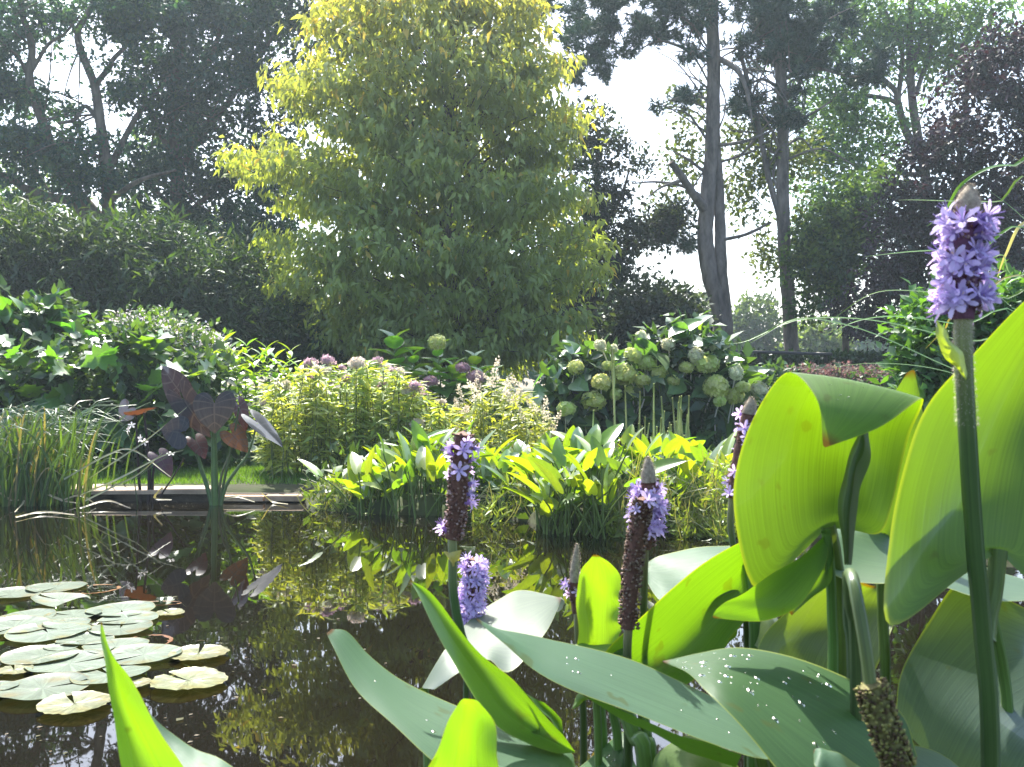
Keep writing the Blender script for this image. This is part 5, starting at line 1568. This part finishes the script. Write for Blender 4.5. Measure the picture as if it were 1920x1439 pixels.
o, V, n_ = loft('blade', [(1260, 1520, .92), (1190, 1430, .96), (1180, 1370, .98), (1120, 1410, .98), (1060, 1460, .96)], [(1230, 1540, .9), (1170, 1460, .92), (1150, 1430, .94), (1110, 1450, .94), (1062, 1470, .95)], [(1200, 1560, .88), (1160, 1500, .89), (1120, 1490, .9), (1090, 1490, .92), (1064, 1480, .94)], t, DKG, nt=20)
dew(V, n_, t, 4, (2, 6), (4, 12))
stalk([(1225, 1530, .9), (1228, 1620, .9), (1230, 1700, .9)], .005, .006, t)
t = pleaf('dark leaf tips crowded at the bottom edge left of the dewy leaf', (1330, 1430, .86))
loft('blade', [(1420, 1520, .84), (1380, 1430, .86), (1340, 1390, .87), (1290, 1380, .88), (1230, 1420, .88), (1225, 1470, .87)], [(1380, 1560, .82), (1340, 1480, .83), (1310, 1440, .84), (1280, 1430, .85), (1250, 1450, .86), (1228, 1480, .87)], [(1340, 1580, .8), (1310, 1530, .81), (1290, 1500, .82), (1270, 1490, .83), (1250, 1490, .85), (1230, 1490, .87)], t, (.10, .17, .06), nt=22)
stalk([(1370, 1550, .82), (1372, 1620, .82), (1374, 1700, .82)], .005, .006, t)
t = pleaf('thin green leaf edge hanging below the upright nibbled leaf, with a pointed end', (1110, 1310, .95))
loft('blade', [(1130, 1280, .96), (1100, 1285, .95), (1082, 1305, .94), (1072, 1330, .93)], [(1132, 1295, .95), (1106, 1300, .94), (1088, 1312, .935), (1072, 1331, .93)], [(1134, 1310, .95), (1112, 1310, .94), (1094, 1318, .935), (1073, 1332, .93)], t, GRN, nt=14, ns=7)
stalk([(1130, 1290, .955), (1150, 1340, .96), (1160, 1440, .96)], .0045, .006, t)
t = pleaf('small glowing leaf hanging behind the thin stem under the curled leaf', (1390, 1180, 1.05))
loft('blade', [(1400, 1130, 1.06), (1360, 1150, 1.05), (1345, 1190, 1.04), (1355, 1215, 1.03)], [(1402, 1140, 1.06), (1372, 1160, 1.06), (1360, 1192, 1.05), (1357, 1216, 1.03)], [(1404, 1150, 1.06), (1388, 1168, 1.05), (1374, 1198, 1.04), (1358, 1217, 1.03)], t, (.13, .22, .05), nt=14, ns=7)
stalk([(1402, 1140, 1.06), (1440, 1200, 1.06), (1448, 1330, 1.06)], .004, .005, t)
t = pleaf('pale bent leaf stub on a thin stalk left of the shaded streaked leaf', (1440, 1160, 1.0))
loft('blade', [(1405, 1200, 1.0), (1420, 1160, 1.0), (1445, 1148, 1.0), (1462, 1165, 1.0)], [(1420, 1215, .99), (1435, 1180, .99), (1450, 1165, .99), (1462, 1170, 1.0)], [(1440, 1225, .98), (1450, 1200, .98), (1460, 1185, .99), (1463, 1176, 1.0)], t, (.28, .34, .25), nt=12, ns=7)
stalk([(1460, 1168, 1.0), (1448, 1200, 1.0), (1438, 1240, 1.0)], .004, .005, t)
t = pleaf('leafless green stalk pair rising through the bright water gap at the bottom middle', (1180, 1350, .9))
stalk([(1170, 1325, .92), (1190, 1380, .91), (1210, 1440, .9)], .008, .008, t)
stalk([(1208, 1345, .92), (1214, 1390, .91), (1222, 1440, .9)], .005, .006, t)

# --- flower spikes
fl = MB()
LAV = np.array([.62, .53, .80])
for k in range(6):
    a = k * math.pi / 3 + .2
    d = np.array([[math.cos(a) * .9, .55, math.sin(a) * .9]])
    scatter(fl, PETAL[0], PETAL[1], np.array([[0, .38, 0]]), d, np.array([[0, 1.0, 0]]), .58 if k % 2 else .68, LAV * (1.1 if k % 2 else .9))
tube(fl, [[0, 0, 0], [0, .25, 0], [0, .42, 0]], [.09, .12, .15], 6, col=(.3, .22, .5), cap=False)
scatter(fl, T4[0], T4[1], np.array([[.02, .46, .1]]), np.array([[.3, .5, .8]]), np.array([[0, 1.0, .2]]), .22, (.75, .6, .12))
for k in range(4):
    a = k * 1.57
    tube(fl, [[0, .3, 0], [.1 * math.cos(a), .7, .1 * math.sin(a)], [.2 * math.cos(a), .95, .2 * math.sin(a)]], [.015, .02], 3, col=(.5, .42, .7))
floret_m = fl.build('floret', M_petal, link=False)


def fuzz(mb, pts, r, n, ln, col):
    p = catmull(pts, 30)
    T = nrm(np.gradient(p, axis=0))
    i = rng.integers(0, 29, n)
    rad_ = nrm(np.cross(T[i], rnd(n)))
    rr = np.interp(i / 29, np.linspace(0, 1, len(r)), r)[:, None]
    c = p[i] + (p[i + 1] - p[i]) * rng.uniform(size=(n, 1)) + rad_ * rr * .95
    d = nrm(rad_ + T[i] * .5 + rnd(n, .3))
    scatter(mb, np.array([[-.06, 0, 0], [.06, 0, 0], [0, 1, 0]]), [np.array([[0, 1, 2]])], c, d, rnd(n), ln * rng.uniform(.5, 1.2, n), col)


def spike(label, axis, r, bloom, tip_from, stem, r_stem, group='pickerelweed flower spikes', size=.013, nflor=40, buds=160, bud_rng=(0, 1), core=(.11, .06, .05), fz=True, thing_=None, budcol=None, stemcol=(.24, .24, .12)):
    """axis: pixel points bottom to top with depth; bloom: fraction ranges carrying florets; tip_from: where the grey unopened tip begins."""
    b = P(*axis[0])
    t = thing_ or thing('pickerelweed_flower', label, 'pickerelweed flower', [b[0], b[1] + .02, 0], group)
    A = catmull([P(*q) for q in axis], 40)
    T = nrm(np.gradient(A, axis=0))
    L = np.linalg.norm(np.diff(A, axis=0), axis=1).sum()
    k1 = int(tip_from * 39)
    if k1 > 3:
        mb = MB()
        tube(mb, A[:k1 + 1], [r * .55, r * .7, r * .62], 10, col=core, rough=.06)
        mb.build('spike_core', M_seed, t)
    if k1 < 36:
        mb = MB()
        q = A[k1:]
        tube(mb, q, [r * .6, r * .6, r * .42, r * .1], 10, col=(.26, .25, .21), rough=.05)
        fuzz(mb, q, [r * .62, r * .66, r * .5, r * .12], 1200, .0018, (.42, .4, .35))
        mb.build('bud_tip', M_seed, t)
    # withered calyxes and buds
    if buds:
        mb = MB()
        u = rng.uniform(bud_rng[0], min(bud_rng[1], tip_from), buds)
        i = np.minimum((u * 39).astype(int), 38)
        rd_ = nrm(np.cross(T[i], rnd(buds)))
        p = A[i] + (A[i + 1] - A[i]) * rng.uniform(size=(buds, 1)) + rd_ * r * .62
        d = nrm(rd_ + T[i] * .5)
        cb = np.asarray(budcol if budcol is not None else [(.16, .09, .075), (.22, .16, .15), (.10, .055, .05), (.34, .28, .3)])
        ct = np.array([[0, 0, 0], [.3, .5, 0], [0, .5, .3], [-.3, .5, 0], [0, .5, -.3], [0, 1, 0]])
        cf = [np.array([[0, 1, 2], [0, 2, 3], [0, 3, 4], [0, 4, 1], [5, 2, 1], [5, 3, 2], [5, 4, 3], [5, 1, 4]])]
        scatter(mb, ct, cf, p, d, rnd(buds), rng.uniform(.003, .0052, buds), cb[rng.integers(0, len(cb), buds)] * rng.uniform(.8, 1.2, (buds, 1)))
        mb.build('withered_buds', M_seed, t, kind='stuff')
    i_f = 0
    for (f0, f1, cnt, a0, a1) in bloom:
        for k in range(cnt):
            u = f0 + (f1 - f0) * (k + rng.uniform()) / cnt
            i = min(int(u * 39), 38)
            a = a0 + (a1 - a0) * ((k * .618) % 1.0) + rng.normal() * .15
            X_ = nrm(np.cross(T[i], [0, 1, 0]))        # points right in the picture
            Y_ = np.cross(T[i], X_)
            rd_ = X_ * math.cos(a) + Y_ * math.sin(a)
            put('floret', floret_m, t, A[i] + rd_ * r * .5, nrm(rd_ + T[i] * .4 + rng.normal(size=3) * .33), nrm(rng.normal(size=3)), size * rng.uniform(.8, 1.2))
    if stem:
        s = [axis[0]] + stem
        stalk(s, r_stem * .85, r_stem, t, stemcol, name='stem', n=30, col2=(.05, .085, .025))
        if fz:
            mb = MB()
            fuzz(mb, [P(*q) for q in s[:3]], [r_stem * .85, r_stem], 1800, .0022, (.5, .48, .4))
            mb.build('stem_hairs', M_petal, t, kind='stuff')
    return t


PI2 = 2 * math.pi
# tallest flower, its stem carries the large right leaf
t1 = thing('flowering_pickerelweed', 'tallest lavender flower spike with its very large glowing leaf at the right edge', 'pickerelweed flower', [P(1850, 1000, .7)[0], .72, 0], 'pickerelweed flower spikes')
spike('', [(1806, 600, .685), (1806, 545, .685), (1808, 470, .685), (1812, 400, .685), (1819, 346, .685)], .0135, [(.09, .25, 26, 0, PI2), (.31, .49, 26, 0, PI2), (.55, .70, 22, 0, PI2)], .76, [(1806, 660, .685), (1813, 800, .69), (1826, 1000, .695), (1842, 1180, .70), (1858, 1439, .71)], .0072, size=.0175, buds=220, bud_rng=(.02, .8), thing_=t1, core=(.12, .06, .12))
loft('bract', [(1810, 712, .68), (1780, 680, .676), (1756, 630, .676), (1755, 600, .676)], [(1812, 712, .675), (1788, 672, .672), (1768, 630, .672), (1756, 600, .676)], [(1814, 700, .68), (1804, 668, .676), (1782, 630, .676), (1757, 602, .676)], t1, (.24, .30, .12), nt=14, ns=7)
loft('blade', [(1872, 1035, .72), (1790, 1090, .70), (1668, 1172, .68), (1664, 1010, .69), (1692, 880, .70), (1742, 755, .72), (1838, 652, .74), (1935, 555, .76), (2085, 420, .79)],
     [(1872, 1035, .72), (1873, 1030, .722), (1876, 1015, .725), (1886, 940, .75), (1902, 850, .77), (1932, 755, .79), (1972, 655, .80), (2022, 555, .80), (2087, 420, .79)],
     [(1872, 1035, .72), (1950, 1110, .70), (2050, 1200, .68), (2115, 1010, .69), (2135, 880, .69), (2135, 760, .71), (2125, 660, .73), (2112, 560, .76), (2090, 420, .79)], t1, GRN, nt=50, ns=17)
stalk([(1872, 1032, .72), (1864, 1105, .715), (1852, 1160, .71), (1846, 1200, .705)], .0062, .0075, t1, down=False)

t2 = spike('mostly faded flower spike with a few lavender florets left, middle of the pond', [(848, 1012, .95), (856, 960, .95), (862, 890, .95), (868, 816, .95)], .0125,
           [(.82, .97, 8, 0, PI2), (.62, .82, 5, 0, PI2), (.40, .62, 5, 2.4, 3.9), (.03, .12, 2, -.5, .5)], 1.0, [(849, 1040, .95), (850, 1110, .95), (862, 1180, .95), (885, 1260, .96), (892, 1330, .96)], .0052, size=.015, buds=520, fz=False)
loft('bract', [(832, 1034, .945), (846, 1036, .94), (866, 1032, .945)], [(836, 1042, .944), (848, 1048, .938), (864, 1040, .944)], [(846, 1056, .948), (850, 1060, .944), (862, 1050, .948)], t2, (.34, .30, .16), nt=10, ns=5)
spike('blooming flower spike with a grey bud tip behind the tall withered spike', [(1209, 1030, .97), (1212, 980, .97), (1216, 920, .97), (1215, 857, .97)], .0125, [(.15, .70, 48, 0, PI2)], .76, [(1208, 1080, .97), (1205, 1200, .98), (1204, 1300, .98)], .0045, size=.0155, buds=160, fz=False)
spike('tall withered brown flower spike beside the upright nibbled leaf', [(1178, 1180, .93), (1184, 1090, .93), (1194, 1010, .93), (1206, 938, .93)], .0115, [(.9, 1.0, 2, 1, 2)], 1.0, [(1176, 1230, .93), (1178, 1330, .93)], .005, buds=700, fz=False, budcol=[(.10, .06, .045), (.17, .13, .1), (.07, .04, .035), (.26, .22, .2)])
spike('budding flower spike, grey above with few lavender florets at its left', [(1082, 1150, 1.0), (1078, 1110, 1.0), (1078, 1070, 1.0), (1082, 1020, 1.0)], .0085, [(.18, .55, 13, 2.1, 4.2), (.3, .5, 3, -.5, .8)], .5, [(1084, 1200, 1.0), (1090, 1290, 1.0), (1094, 1380, 1.0)], .0042, size=.0105, buds=40, fz=False)
spike('full lavender flower spike low behind the pale slanting leaf', [(878, 1185, 1.2), (884, 1140, 1.2), (888, 1095, 1.2), (891, 1050, 1.2)], .012, [(.02, .98, 84, 0, PI2)], 1.0, [(876, 1240, 1.2), (874, 1330, 1.2)], .0045, size=.0155, buds=160, fz=False)
spike('lavender flower spike mostly hidden behind the left edge of the folded leaf', [(1372, 935, 1.05), (1385, 870, 1.05), (1398, 800, 1.05), (1410, 745, 1.05)], .011, [(.05, .8, 44, 1.2, 5)], .82, [(1370, 990, 1.05), (1385, 1080, 1.05), (1400, 1180, 1.05)], .0042, size=.0135, buds=60, fz=False)
t7 = spike('bent-over green and brown seed spike hanging down in the lower right', [(1690, 1445, .60), (1668, 1390, .60), (1650, 1340, .60), (1632, 1285, .60)], .0115, [], 1.0, [], .005, buds=620, fz=False, core=(.12, .13, .05), budcol=[(.16, .19, .06), (.24, .26, .09), (.07, .05, .03), (.10, .09, .04)])
stalk([(1632, 1286, .60), (1622, 1210, .605), (1608, 1130, .615), (1598, 1085, .63), (1592, 1082, .66), (1594, 1130, .70), (1606, 1270, .72)], .0040, .0052, t7, (.10, .125, .04), name='stem', n=40, col2=(.06, .09, .03))
